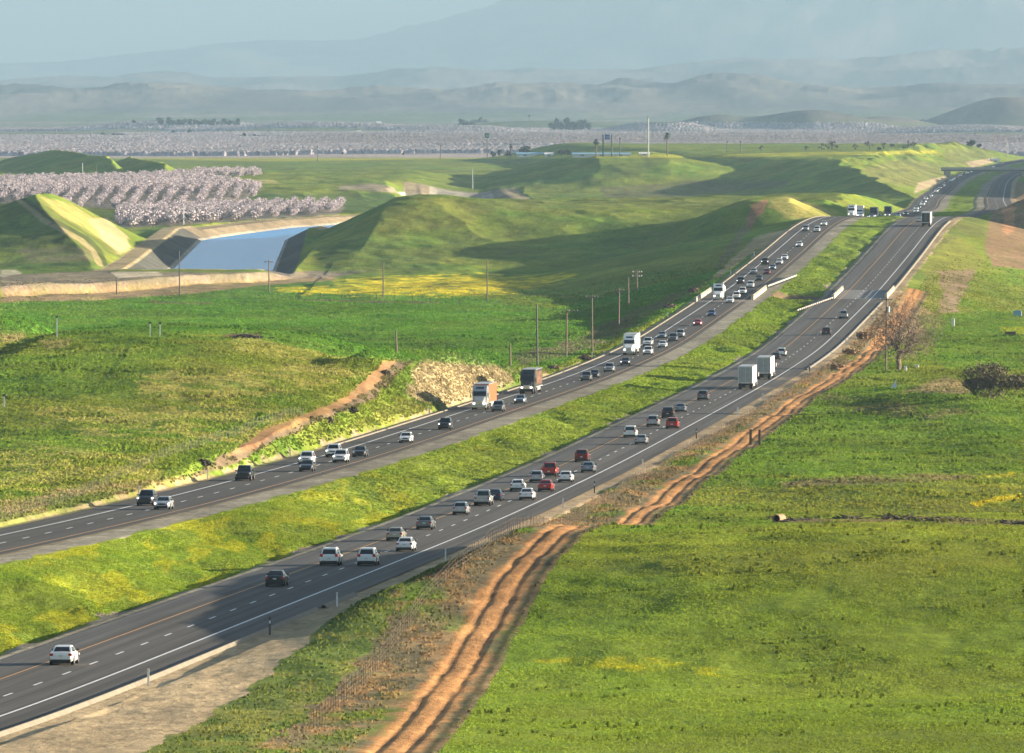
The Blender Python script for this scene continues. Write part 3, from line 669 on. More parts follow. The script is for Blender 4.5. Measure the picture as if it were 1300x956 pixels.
# ------------------------------------------------------------------ grass and weeds as real tufts
def tufts(name, X, D, h, w, cols, m, lean=.25, n3=3):
    """each tuft: n3 leaning triangular blades clumps"""
    n = len(X); z = height(X, D) - .03
    r = np.random.default_rng(len(name) + n)
    co = []; cc = []
    for k in range(n3):
        a = r.uniform(0, 2 * np.pi, n); ca, sa = np.cos(a), np.sin(a)
        hh = h * r.uniform(.6, 1.25, n); ww = w * r.uniform(.6, 1.3, n)
        ox = r.normal(0, .25, n) * w; oy = r.normal(0, .5, n) * w
        lx = r.normal(0, lean, n) * hh; ly = r.normal(0, lean, n) * hh
        b0 = np.stack([X + ox - ca * ww / 2, D + oy - sa * ww / 2, z], 1)
        b1 = np.stack([X + ox + ca * ww / 2, D + oy + sa * ww / 2, z], 1)
        t0 = np.stack([X + ox + lx - ca * ww * .28, D + oy + ly - sa * ww * .28, z + hh * .9], 1)
        t1 = np.stack([X + ox + lx + ca * ww * .18, D + oy + ly + sa * ww * .18, z + hh], 1)
        co.append(np.stack([b0, b1, t1, t0], 1)); cc.append(np.repeat(cols[:, None, :] * r.uniform(.88, 1.12, n)[:, None, None], 4, 1))
    co = np.concatenate(co).reshape(-1, 3); cc = np.concatenate(cc).reshape(-1, 3)
    q = np.arange(len(co)).reshape(-1, 4)
    return np_mesh(name, co, quads=q, mat=m, color=np.clip(cc, 0, .95))

def blade_material():
    m = bpy.data.materials.new('blade'); m.use_nodes = True; nt = m.node_tree
    b = nt.nodes['Principled BSDF']; nt.nodes.remove(b)
    at = nt.nodes.new('ShaderNodeAttribute'); at.attribute_name = 'Cover'
    d = nt.nodes.new('ShaderNodeBsdfDiffuse'); t = nt.nodes.new('ShaderNodeBsdfTranslucent'); mx = nt.nodes.new('ShaderNodeMixShader'); mx.inputs[0].default_value = .35
    L = nt.links.new
    L(at.outputs['Color'], d.inputs[0]); L(at.outputs['Color'], t.inputs[0]); L(d.outputs[0], mx.inputs[1]); L(t.outputs[0], mx.inputs[2]); L(mx.outputs[0], nt.nodes['Material Output'].inputs[0])
    return m

def build_grass():
    bm_ = blade_material(); r = np.random.default_rng(3)
    def scatter(n, d0, d1, keep, name, label, h, w, cm=1.0, tan=.056):
        # uniform over the wedge of land in front of the camera
        D = np.sqrt(r.uniform(d0 ** 2, d1 ** 2, n)); X = D * r.uniform(-tan, tan, n)
        k = keep(X, D); X = X[k]; D = D[k]
        z = height(X, D); c = cover(X, D, z) * cm
        s = (D / 1000) ** .5
        o = tufts(name, X, D, h * s * (.5 + fbm(X / 4, D / 12, 200, 3)), w * s, c, bm_)
        tag(o, label, 'grass', kind='stuff'); print(name, len(X)); return o
    def offroad(X, D):
        tl = X - XL(D); tr = X - XR(D)
        return ~((tl > -13) & (tl < 5.5)) & ~((tr > -6.5) & (tr < 14.2)) & ~((np.abs(tr - ttrack(D)) < 2.5) & (D < 2450))
    def isgreen(X, D):
        c = cover(X, D, height(X, D)); return c[:, 1] > c[:, 0] * 1.02
    def notdirt(X, D):
        c = cover(X, D, height(X, D)); return c[:, 0] < c[:, 1] * 1.3
    mead = lambda X, D: offroad(X, D) & notdirt(X, D) & ((X - XR(D) > ttrack(D)) | (X < XL(D) - 12) | ((X > XL(D)) & (X < XR(D))))
    scatter(560000, 570, 1150, mead, 'meadow_grass', 'short yellow green grass over the near meadow and the wide median', .09, .2, 1.1)
    scatter(520000, 1150, 2750, lambda X, D: mead(X, D) & (np.random.default_rng(5).random(len(X)) > smooth(2100, 2750, D)), 'pasture_grass', 'green pasture grass with dry patches on the hill beside the oncoming lanes', .14, .32, 1.1)
    rng2 = np.random.default_rng(8)
    scatter(60000, 620, 2200, lambda X, D: mead(X, D) & (fbm(X / 6, D / 10, 210, 3) > .62) & ((X < XL(D)) | (X > XR(D))), 'grass_clumps', 'scattered darker and taller clumps of grass over the pastures', .34, .36, .66)
    scrub = lambda X, D: (X - XR(D) > np.interp(D, [560, 640, 715, 850, 900, 1000], [24.5, 22, 19.5, 16, 14, 13.2])) & (X - XR(D) < ttrack(D) - 2.6)
    scatter(420000, 570, 2400, scrub, 'dry_weeds', 'brown dry weeds and low green growth between highway and wire fence', .22, .24, .95, .06)
    fr = lambda X, D: (X - XL(D) < -12.4) & (X - XL(D) > -30) & notdirt(X, D)
    scatter(300000, 900, 2300, fr, 'roadside_weeds', 'tan dry weeds along the edge of the oncoming lanes', .26, .34, 1.05, .06)
# ------------------------------------------------------------------ vehicles
PAINT = {
 'white': (.80, .79, .77), 'silver': (.42, .43, .44), 'grey': (.17, .18, .19), 'dark': (.035, .037, .042), 'black': (.015, .015, .017),
 'red': (.42, .025, .02), 'darkred': (.20, .015, .015), 'blue': (.05, .10, .22), 'darkblue': (.02, .035, .07), 'tan': (.40, .36, .29), 'bluegrey': (.22, .27, .32)}
def paint(c):
    return mat('paint_' + c, PAINT[c], .32, metal=.0 if c in ('white', 'black', 'dark', 'red') else .35, noise=.04, scale=1.5, coat=.6)
def M_(k):
    D_ = dict(glass=((.02, .024, .028), .08), tyre=((.018, .018, .018), .85), rim=((.38, .38, .40), .35), trim=((.02, .02, .021), .6), chrome=((.6, .6, .6), .2),
              tail=((.42, .02, .015), .25), plate=((.6, .6, .58), .5), lamp=((.75, .75, .72), .15), under=((.012, .012, .012), .9),
              trailer_white=((.74, .72, .66), .45), trailer_door=((.40, .40, .38), .5), orange=((.46, .10, .03), .5), wood_pole=((.17, .13, .10), .9),
              galv=((.42, .43, .43), .5), conc=((.42, .38, .30), .9), darkmetal=((.06, .055, .05), .6), rustrail=((.42, .40, .37), .5), wire=((.22, .19, .16), .8),
              post_brown=((.12, .08, .05), .9), post_white=((.75, .74, .70), .6), roof_blue=((.22, .40, .55), .5), wall_white=((.78, .76, .72), .8), roof_grey=((.3, .31, .33), .6), sign_green=((.02, .13, .12), .5), sign_blue=((.03, .09, .35), .5))
    c, r = D_[k]
    return mat(k, c, r, metal=.8 if k in ('chrome', 'rim') else (.3 if k == 'galv' else 0), noise=.18 if k in ('wood_pole', 'conc', 'trailer_door', 'rustrail', 'wire', 'galv') else .05, scale=2.2, bump=.3 if k in ('wood_pole', 'conc') else 0)
def lit():
    return mat('headlamp_lit', (.9, .9, .88), .2, emit=(1, .95, .85), estr=.9, noise=.01)

def ring(w, zb, zs):
    h = [(0, zb), (.80 * w, zb), (.98 * w, zb + .12), (w, zb + .5 * (zs - zb)), (.97 * w, zs - .07), (.88 * w, zs), (0, zs + .025)]
    return h + [(-x, z) for x, z in h[-2:0:-1]]
def loft(mb, sts):
    n = None; vs = []; fs = []
    for y, r in sts:
        n = len(r); vs += [(x, y, z) for x, z in r]
    for i in range(len(sts) - 1):
        for k in range(n):
            a = i * n + k; b = i * n + (k + 1) % n; fs.append((a, b, b + n, a + n))
    fs.append(tuple(range(n))[::-1]); fs.append(tuple(range((len(sts) - 1) * n, len(sts) * n)))
    fs = [f[::-1] for f in fs]
    return mb.add(vs, fs)
def inset(P, a=.1, b=None):
    b = a if b is None else b
    P = [np.array(p, float) for p in P]
    f = lambda s, t: (P[0] * (1 - s) + P[1] * s) * (1 - t) + (P[3] * (1 - s) + P[2] * s) * t
    return [f(a, b), f(1 - a, b), f(1 - a, 1 - b), f(a, 1 - b)]

CARS = {
 #        L    W    lower stations (y, halfw, zb, zs)                                            greenhouse: yb0,yt0,yt1,yb1, zbelt, ztop, wb, wt   wheel y's, r
 'sedan': dict(L=4.75, W=.91, st=[(-2.37,.72,.38,.80),(-2.30,.84,.28,.96),(-1.6,.90,.2,1.0),(0,.91,.19,.95),(1.3,.90,.19,.93),(2.05,.85,.22,.80),(2.36,.70,.32,.62)], g=(-1.85,-1.05,.30,1.15,.95,1.44,.80,.58), wh=(-1.4,1.42,.33)),
 'hatch': dict(L=4.3, W=.89, st=[(-2.15,.76,.38,.86),(-2.08,.86,.28,1.0),(-1.5,.89,.2,1.02),(0,.89,.19,.98),(1.2,.88,.19,.95),(1.9,.82,.22,.82),(2.13,.68,.32,.64)], g=(-2.0,-1.45,.35,1.25,.98,1.50,.80,.60), wh=(-1.3,1.35,.33)),
 'suv': dict(L=4.8, W=.96, st=[(-2.4,.82,.46,.98),(-2.33,.92,.34,1.12),(-1.6,.95,.26,1.12),(0,.96,.25,1.09),(1.2,.95,.25,1.08),(2.1,.90,.3,.98),(2.38,.78,.4,.8)], g=(-2.3,-1.95,.35,1.05,1.08,1.74,.86,.66), wh=(-1.45,1.5,.38)),
 'van': dict(L=5.0, W=.99, st=[(-2.5,.88,.4,1.0),(-2.44,.96,.3,1.08),(-1.6,.98,.24,1.08),(0,.99,.22,1.06),(1.4,.97,.22,1.02),(2.2,.9,.25,.88),(2.48,.74,.35,.68)], g=(-2.42,-2.2,.5,1.75,1.05,1.76,.90,.70), wh=(-1.55,1.55,.35)),
 'pickup': dict(L=5.7, W=1.0, st=[(-2.85,.93,.55,1.08),(-2.80,.97,.45,1.12),(-.9,.99,.38,1.12),(-.85,.99,.36,1.14),(1.4,.99,.36,1.12),(2.5,.96,.4,1.06),(2.83,.86,.5,.9)], g=(-.85,-.65,.75,1.35,1.12,1.86,.88,.70), wh=(-1.75,1.85,.42)),
}
def make_car(kind, oncoming, rack=False):
    c = CARS[kind]; root = empty(kind + ('_car' if kind in ('sedan', 'hatch') else '') if kind != 'hatch' else 'hatchback_car', (0, 0, 0))
    mb = MB(); loft(mb, [(y, ring(w, zb, zs)) for y, w, zb, zs in c['st']])
    yb0, yt0, yt1, yb1, zb, zt, wb, wt = c['g']; ym = (yt0 + yt1) / 2
    zb -= .06
    def gr(w, y0): return y0
    B = [(-wb, yb0, zb), (wb, yb0, zb), (wb, yb1, zb), (-wb, yb1, zb)]; T = [(-wt, yt0, zt - .03), (wt, yt0, zt - .03), (wt, yt1, zt - .03), (-wt, yt1, zt - .03)]
    R = [(-wt * .8, yt0 + .12, zt), (wt * .8, yt0 + .12, zt), (wt * .8, yt1 - .12, zt), (-wt * .8, yt1 - .12, zt)]
    V = B + T + R
    Fs = [(0, 1, 5, 4), (1, 2, 6, 5), (2, 3, 7, 6), (3, 0, 4, 7), (4, 5, 9, 8), (5, 6, 10, 9), (6, 7, 11, 10), (7, 4, 8, 11), (8, 9, 10, 11)]
    mb.add(V, Fs)
    if kind == 'pickup':    # bed walls around a sunk floor read as a dark load area
        mb.box(-.97, -.87, -2.8, -.9, 1.1, 1.24); mb.box(.87, .97, -2.8, -.9, 1.1, 1.24); mb.box(-.97, .97, -2.84, -2.76, 1.0, 1.24)
    body = mb.build('body', paint('white'), root)
    body.material_slots[0].link = 'OBJECT'; body.material_slots[0].material = paint('white')
    for p in body.data.polygons: p.use_smooth = False
    G = M_('glass')
    def up(P): return P
    zl = zb + .09
    def face(i, j, a=.09, b=.12):
        q = [V[i], V[j], V[j + 4], V[i + 4]]
        q = inset(q, a, b); q[0][2] = max(q[0][2], 0); return q
    MB().quadslab(face(0, 1, .09, .16), .012).build('rear_window', G, root)
    MB().quadslab(face(2, 3, .07, .16), .012).build('windshield', G, root)
    for s, (i, j) in enumerate(((1, 2), (3, 0))):
        q = face(i, j, .10, .18); m1 = [q[0], q[0] * .5 + q[1] * .5 - (q[1] - q[0]) * .02, q[3] * .5 + q[2] * .5 - (q[2] - q[3]) * .02, q[3]]
        m2 = [q[0] * .5 + q[1] * .5 + (q[1] - q[0]) * .02, q[1], q[2], q[3] * .5 + q[2] * .5 + (q[2] - q[3]) * .02]
        MB().quadslab(m1, .012).build('side_window', G, root); MB().quadslab(m2, .012).build('side_window', G, root)
    if kind == 'pickup': MB().box(-.86, .86, -2.72, -.95, 1.13, 1.155).build('bed_liner', M_('under'), root)
    L2 = c['L'] / 2; W = c['W']; zs = c['st'][1][3]; zf = c['st'][-2][3]
    y0, y1, r = c['wh']
    for s in (-1, 1):
        for y in (y0, y1):
            x = s * (W - .11); t = MB().tube((x - .115, y, r), (x + .115, y, r), r, n=18).build('wheel', M_('tyre'), root)
            MB().tube((x + s * .10, y, r), (x + s * .125, y, r), r * .62, n=12).build('rim', M_('rim'), t)
            MB().tube((s * (W - .06), y, r + .04), (s * (W + .004), y, r + .04), r + .07, n=18).build('wheel_arch', M_('trim'), root)
        # lamps
        if oncoming: MB().cbox(s * W * .84 - .12, s * W * .84 + .08, L2 - .34, L2 - .02, zf - .20, zf - .04, .02).build('headlight', lit(), root)
        else: MB().cbox(s * W * .86 - .15, s * W * .86 + .12, L2 - .34, L2 - .04, zf - .18, zf - .04, .02).build('headlight', M_('lamp'), root)
        MB().cbox(min(s * W * .93, s * W * .62), max(s * W * .93, s * W * .62), -L2 - .005, -L2 + .12, zs - .26 if kind != 'van' else zs - .2, zs - .08 if kind not in ('suv', 'van') else zs + .05, .02).build('taillight', M_('tail'), root)
        MB().cbox(min(s * (wb + .02), s * (wb + .24)), max(s * (wb + .02), s * (wb + .24)), yb1 - .42, yb1 - .28, zb + .10, zb + .24, .02).build('mirror', M_('trim'), root)
    MB().cbox(-W * .84, W * .84, -L2 - .04, -L2 + .1, .24 + (r - .33), .44 + (r - .33), .03).build('rear_bumper', M_('trim'), root)
    MB().cbox(-W * .72, W * .72, L2 - .12, L2 + .03, .22 + (r - .33), .42 + (r - .33), .03).build('front_bumper', M_('trim'), root)
    MB().cbox(-W * .42, W * .42, L2 - .1, L2 + .02, zf - .26, zf - .10, .02).build('grille', M_('trim'), root)
    MB().box(-.16, .16, -L2 - .02 - .03, -L2 + .02, .66, .78).build('licence_plate', M_('plate'), root)
    MB().box(-W * .8, W * .8, -L2 * .86, L2 * .86, .16, .3).build('underbody', M_('under'), root)
    if rack:
        for s in (-1, 1): MB().tube((s * wt * .9, yt0 + .1, zt + .06), (s * wt * .9, yt1 - .1, zt + .06), .025).build('roof_rail', M_('chrome'), root)
    return root

def wheel_at(root, x, y, r=.5, w=.28, s=1):
    t = MB().tube((x - w / 2, y, r), (x + w / 2, y, r), r, n=18).build('wheel', M_('tyre'), root)
    MB().tube((x + s * w * .4, y, r), (x + s * (w / 2 + .01), y, r), r * .55, n=12).build('rim', M_('chrome'), t)

def make_semi(col, trailer_m, name='semi_truck', deflector=True, doors='trailer_door', graphic=None, L=15.5):
    """tractor with a box trailer; forward is +Y, centre of the whole rig at the origin"""
    root = empty(name, (0, 0, 0)); P = paint(col); yF = (L + 5.8) / 2
    f = lambda v: yF - v          # v = distance behind the front bumper
    m = MB()
    def st(v, w, z0, z1): return (f(v), [(-w, z0), (-w, z1 - .12), (-w + .15, z1), (w - .15, z1), (w, z1 - .12), (w, z0)])
    loft(m, [st(1.95, .98, .9, 2.2), st(.5, .86, .8, 1.75), st(.15, .72, .75, 1.5)])
    m.build('hood', P, root)
    m = MB(); loft(m, [st(4.9, 1.24, .95, 3.75 if deflector else 2.9), st(3.3, 1.24, .95, 3.95 if deflector else 2.95), st(2.4, 1.2, .95, 3.1 if deflector else 2.8), st(1.85, 1.12, .95, 2.2)])
    cab = m.build('cab', P, root)
    MB().quadslab(inset([(1.16, f(1.86), 2.2), (-1.16, f(1.86), 2.2), (-1.18, f(2.38), 3.02 if deflector else 2.75), (1.18, f(2.38), 3.02 if deflector else 2.75)], .05, .06), .03).build('windshield', M_('glass'), root)
    if deflector:
        MB().quadslab(inset([(1.18, f(2.42), 3.12), (-1.18, f(2.42), 3.12), (-1.2, f(3.28), 3.9), (1.2, f(3.28), 3.9)], .22, .3), .02).build('roof_window', M_('glass'), root)
    for s in (-1, 1):
        MB().box(min(s * 1.235, s * 1.262), max(s * 1.235, s * 1.262), f(3.2), f(2.45), 2.1, 2.75).build('side_window', M_('glass'), root)
        MB().cbox(s * 1.5 - .08, s * 1.5 + .08, f(2.1), f(1.95), 1.9, 2.7, .03).build('mirror', M_('chrome' if col != 'black' else 'trim'), root)
        MB().tube((s * 1.18, f(2.05), 2.6), (s * 1.5, f(2.03), 2.6), .02).build('mirror_arm', M_('trim'), root)
        MB().cbox(s * .80 - .17, s * .80 + .17, f(.45), f(.12), .95, 1.25, .03).build('headlight', lit(), root)
        m = MB(); loft(m, [(f(1.95), [(s * .9, .5), (s * .9, 1.15), (s * 1.22, 1.12), (s * 1.24, .5)][::s]), (f(1.2), [(s * .85, .85), (s * .85, 1.45), (s * 1.2, 1.3), (s * 1.22, 1.1)][::s]), (f(.35), [(s * .8, .6), (s * .8, 1.2), (s * 1.1, 1.0), (s * 1.18, .6)][::s])])
        m.build('fender', P, root)
        MB().tube((s * 1.12, f(4.98), 1.0), (s * 1.12, f(4.98), 4.0), .08, n=8).build('exhaust_stack', M_('chrome'), root)
        MB().tube((s * 1.0, f(3.1), .8), (s * 1.0, f(4.6), .8), .32, n=12).build('fuel_tank', M_('chrome'), root)
        wheel_at(root, s * 1.05, f(1.15), s=s)
        for v in (5.1, 6.4): wheel_at(root, s * .98, f(v), w=.5, s=s)
    MB().cbox(-.55, .55, f(.22), f(.10), .85, 1.5, .03).build('grille', M_('chrome'), root)
    MB().cbox(-1.2, 1.2, f(.4), f(0), .4, .78, .05).build('bumper', M_('chrome' if col != 'black' else 'trim'), root)
    MB().box(-.45, .45, f(7.2), f(1.6), .65, .95).build('chassis', M_('under'), root)
    if trailer_m == 'tank':
        m = MB(); n = 20; vs = []
        prof = [(5.6, .3), (5.75, .9), (6.1, 1.18), (14.5, 1.18), (14.85, .9), (15.0, .3)]
        for v, r in prof:
            for k in range(n): a = 2 * math.pi * k / n; vs.append((r * math.cos(a), f(v), 2.35 + r * .95 * math.sin(a)))
        fs = [(i * n + k, (i + 1) * n + k, (i + 1) * n + (k + 1) % n, i * n + (k + 1) % n) for i in range(len(prof) - 1) for k in range(n)] + [tuple(range(n)), tuple(range((len(prof) - 1) * n, len(prof) * n))[::-1]]
        m.add(vs, fs); m.build('tank', M_('trailer_white'), root, True)
        MB().box(-.5, .5, f(15), f(6), .95, 1.25).build('trailer_frame', M_('under'), root); tv = 13.8
    else:
        y1, y0 = f(5.3), f(5.3 + L)
        tb = MB().cbox(-1.3, 1.3, y0, y1, 1.15, 4.1, .04).build('trailer', trailer_m, root)
        r_ = MB(); r_.box(-1.32, 1.32, y0 - .02, y1 + .02, 1.02, 1.16); r_.box(-1.315, 1.315, y0 - .01, y1 + .01, 4.07, 4.13); r_.build('trailer_rail', M_('galv'), root)
        for s in (-1, 1):
            d = MB().box(min(s * .03, s * 1.2), max(s * .03, s * 1.2), y0 - .03, y0 + .01, 1.28, 3.98).build('rear_door', M_(doors), root)
            MB().tube((s * .35, y0 - .06, 1.3), (s * .35, y0 - .06, 3.95), .02).build('lock_rod', M_('galv'), d)
            MB().box(min(s * .75, s * 1.15), max(s * .75, s * 1.15), y0 - .04, y0, 1.04, 1.13).build('taillight', M_('tail'), root)
            MB().box(min(s * .7, s * 1.25), max(s * .7, s * 1.25), y0 + .3, y0 + .32, .25, .95).build('mud_flap', M_('under'), root)
            MB().box(min(s * 1.2, s * 1.24), max(s * 1.2, s * 1.24), y0 + 4.2, y1 - 4.5, .45, 1.0).build('side_skirt', M_('trailer_door'), root)
        MB().box(-.6, .6, y0 + .6, y0 + 3.6, .7, 1.05).build('bogie', M_('under'), root)
        tv = 5.3 + L - 1.3
        MB().box(-1.0, 1.0, y0 + .05, y0 + .15, .5, .6).build('underride_bar', M_('trim'), root)
        if graphic:
            for s in (-1, 1):
                MB().box(min(s * 1.297, s * 1.312), max(s * 1.297, s * 1.312), y0 + 1.5, y1 - 1.0, 1.5, 3.7).build('side_panel', graphic, tb)
    for s in (-1, 1):
        for v in (tv, tv - 1.25): wheel_at(root, s * .98, f(v), w=.5, s=s)
    return root

_Dn = np.arange(560, 3060, 2.0)
_VR = V0 + F * Hroad(_Dn) / _Dn; _VL = V0 + F * (CZ - zroadL(_Dn)) / _Dn
def d_of_v(v, onc):
    V = _VL if onc else _VR
    i = np.nonzero(V <= v)[0]
    return float(_Dn[i[0]]) if len(i) else 3050.0

PLACED = []
def place(root, u, v, onc, L, D=None, lane=None):
    xf = XL if onc else XR; zf = zroadL if onc else zroad
    d = (d_of_v(v, onc) if D is None else D) + L / 2
    t = (u - U0) * d / F - float(xf(d)); t -= .0
    lanes = (-1.85, -5.55) if onc else (1.85, 5.45)
    ln = min(lanes, key=lambda q: abs(q - t)) if lane is None else lanes[lane]
    tt = ln + max(-.35, min(.35, (t - ln) * .3))
    x = float(xf(d)) + tt; h = math.atan(float(xf(d + 5) - xf(d - 5)) / 10)
    z = float(zf(d)); sl = math.atan(float(zf(d + L / 2) - zf(d - L / 2)) / L)
    root.location = (x, d, z + .015)
    root.rotation_euler = (-sl if onc else sl, 0, -h + (math.pi if onc else 0))
    for o2, l2, d2, L2 in PLACED:
        if o2 == onc and l2 == ln and abs(d - d2) < (L + L2) / 2 + .6: print('OVERLAP', u, v, root.name, round(d - d2, 1))
    PLACED.append((onc, ln, d, L))

GC = 'cars driving on the highway'; GT = 'trucks on the highway'
CARLIST = [
 # outbound carriageway, seen from behind
 (74,846,0,'sedan','white','white sedan driving away, closest of all cars, beside the yellow flower patch'),
 (352,746,0,'sedan','black','black sedan seen from behind in the shaded stretch of the outbound lanes'),
 (416,719,0,'suv','white','white suv with roof rails and black lower bumper driving away behind the black sedan'),
 (466,719,0,'suv','white2','white suv with dark rear carrier in the outer lane beside the rail-roofed suv'),
 (499,688,0,'sedan','tan','tan sedan driving away in the inner lane just ahead of a white sedan'),
 (518,701,0,'sedan','white','white sedan with square tail in the outer lane beside the tan sedan'),
 (536,673,0,'sedan','grey','dark grey sedan driving away alone ahead of the tan sedan'),
 (581,655,0,'hatch','silver','silver hatchback driving away between the grey sedan and the silver pickup'),
 (611,643,0,'pickup','silver','silver pickup truck with open bed driving away beside a dark blue sedan'),
 (629,637,0,'sedan','darkblue','dark blue sedan half hidden by the silver pickup truck'),
 (657,624,0,'sedan','white','white sedan in the inner lane just ahead of the dark blue sedan'),
 (670,636,0,'sedan','white','white sedan with rounded tail in the outer lane behind the bright red sedan'),
 (680,613,0,'hatch','silver','silver wagon in the inner lane right behind the red pickup truck'),
 (697,606,0,'pickup','red','red pickup truck driving away beside a white sedan'),
 (694,625,0,'sedan','red','bright red sedan driving away just behind the red pickup truck'),
 (720,613,0,'sedan','white','white sedan in the outer lane abreast of the red pickup truck'),
 (740,587,0,'suv','darkred','dark red suv driving away alone in the inner lane beside a bluish sedan'),
 (754,601,0,'sedan','bluegrey','blue grey sedan in the outer lane behind the dark red suv'),
 (799,556,0,'van','white','pale van in the inner lane behind the silver suv and black van'),
 (812,565,0,'sedan','silver','silver sedan in the outer lane next to the pale van'),
 (830,542,0,'suv','silver','silver suv in the inner lane following the black van'),
 (844,531,0,'van','black','black van driving away between a silver suv and a grey sedan'),
 (856,545,0,'suv','red','red suv in the outer lane with its side lit by the sun'),
 (863,524,0,'sedan','bluegrey','grey blue sedan in the inner lane ahead of the black van'),
 (890,509,0,'suv','grey','dark grey suv alone behind the two box trailers'),
 (983,457,0,'sedan','dark','dark sedan peeking out ahead of the second box trailer'),
 (993,453,0,'suv','white','white suv driving away just ahead of the box trailers'),
 (1052,426,0,'suv','dark','dark suv driving away alone in the stretch before the concrete bridge'),
 (1073,405,0,'pickup','silver','silver pickup driving away just before the concrete bridge'),
 (1168,282,0,'hatch','white','white car beside the truck on the crest of the outbound lanes'),
 # oncoming carriageway
 (172,643,1,'suv','dark','dark suv with headlights on, oncoming beside a silver sedan near the wire fence'),
 (197,648,1,'sedan','silver','silver sedan oncoming at the head of traffic nearest the median grass'),
 (299,611,1,'pickup','black','black pickup truck oncoming alone next to the shrubby road cut'),
 (380,599,1,'sedan','dark','dark sedan with headlights on, oncoming in front of a white suv'),
 (395,591,1,'suv','white','white suv oncoming diagonally behind the dark sedan with lit headlights'),
 (428,581,1,'suv','white','white suv in the outer lane partly hidden behind another white suv'),
 (434,588,1,'suv','white','white suv oncoming in front of its twin and beside a dark sedan'),
 (459,581,1,'sedan','dark','dark sedan oncoming right behind the pair of white suvs'),
 (520,563,1,'hatch','white','white hatchback oncoming alone between the dark sedan and a suv with red stripe'),
 (568,546,1,'suv','dark','dark suv with a reddish side oncoming ahead of the orange trailer truck'),
 (635,523,1,'suv','grey','grey suv oncoming beside the truck with orange trailer'),
 (659,513,1,'sedan','bluegrey','blue grey sedan oncoming beside the black semi truck'),
 (745,484,1,'suv','grey','grey suv oncoming with a smaller dark car close behind it'),
 (755,480,1,'hatch','dark','small dark car tucked behind the grey suv on the oncoming lanes'),
 (775,473,1,'suv','silver','pale suv oncoming between the grey suv and a black sedan'),
 (794,464,1,'sedan','black','black sedan with headlights on in front of the white semi truck'),
 (822,451,1,'suv','white','white suv oncoming beside the white semi truck, ahead of a white pickup'),
 (823,440,1,'pickup','white','white pickup oncoming close behind the white suv beside the semi truck'),
 (841,442,1,'sedan','white','white sedan with lit headlights oncoming next to the white pickup'),
 (842,430,1,'sedan','bluegrey','light blue sedan oncoming in the outer lane behind the white semi truck'),
 (852,434,1,'suv','grey','grey suv oncoming between a light blue sedan and a silver suv'),
 (864,429,1,'suv','silver','silver suv oncoming at the tail of the group behind the white semi truck'),
 (886,414,1,'sedan','red','red sedan oncoming with headlights on, ahead of a blue sedan'),
 (903,402,1,'sedan','blue','blue sedan oncoming alone ahead of the white tanker truck'),
 (924,385,1,'sedan','white','white sedan oncoming on the bridge right beside the tanker truck'),
 (934,380,1,'suv','white','white suv oncoming on the bridge behind the white sedan beside the tanker'),
 (941,374,1,'suv','white','white suv oncoming third behind the tanker, entering the bridge'),
 (949,366,1,'suv','white','white suv oncoming just short of the bridge and its guardrail'),
 (933,361,1,'suv','dark','dark suv oncoming in the outer lane behind the tanker truck'),
 (958,357,1,'sedan','dark','dark car oncoming beside a silver sedan near the end of the guardrail'),
 (953,348,1,'sedan','silver','silver sedan oncoming in the outer lane between two dark suvs'),
 (970,349,1,'sedan','darkred','dark red sedan oncoming in the inner lane past the guardrail'),
 (977,343,1,'sedan','bluegrey','blue grey sedan oncoming right behind the dark red sedan'),
 (965,336,1,'suv','dark','dark suv oncoming in the outer lane abreast of a pair of white cars'),
 (987,336,1,'hatch','white','white hatchback oncoming in front of a white sedan and beside a dark suv'),
 (991,330,1,'sedan','white','white sedan oncoming just behind the white hatchback'),
 (1011,314,1,'sedan','white','white sedan oncoming alone on the climb below the crest'),
 (1024,294,1,'suv','silver','silver suv oncoming in the outer lane at the top of the crest'),
 (1037,295,1,'suv','white','white suv oncoming in the inner lane at the top of the crest'),
 (1040,287,1,'sedan','white','white sedan oncoming over the crest right behind the white suv'),
]
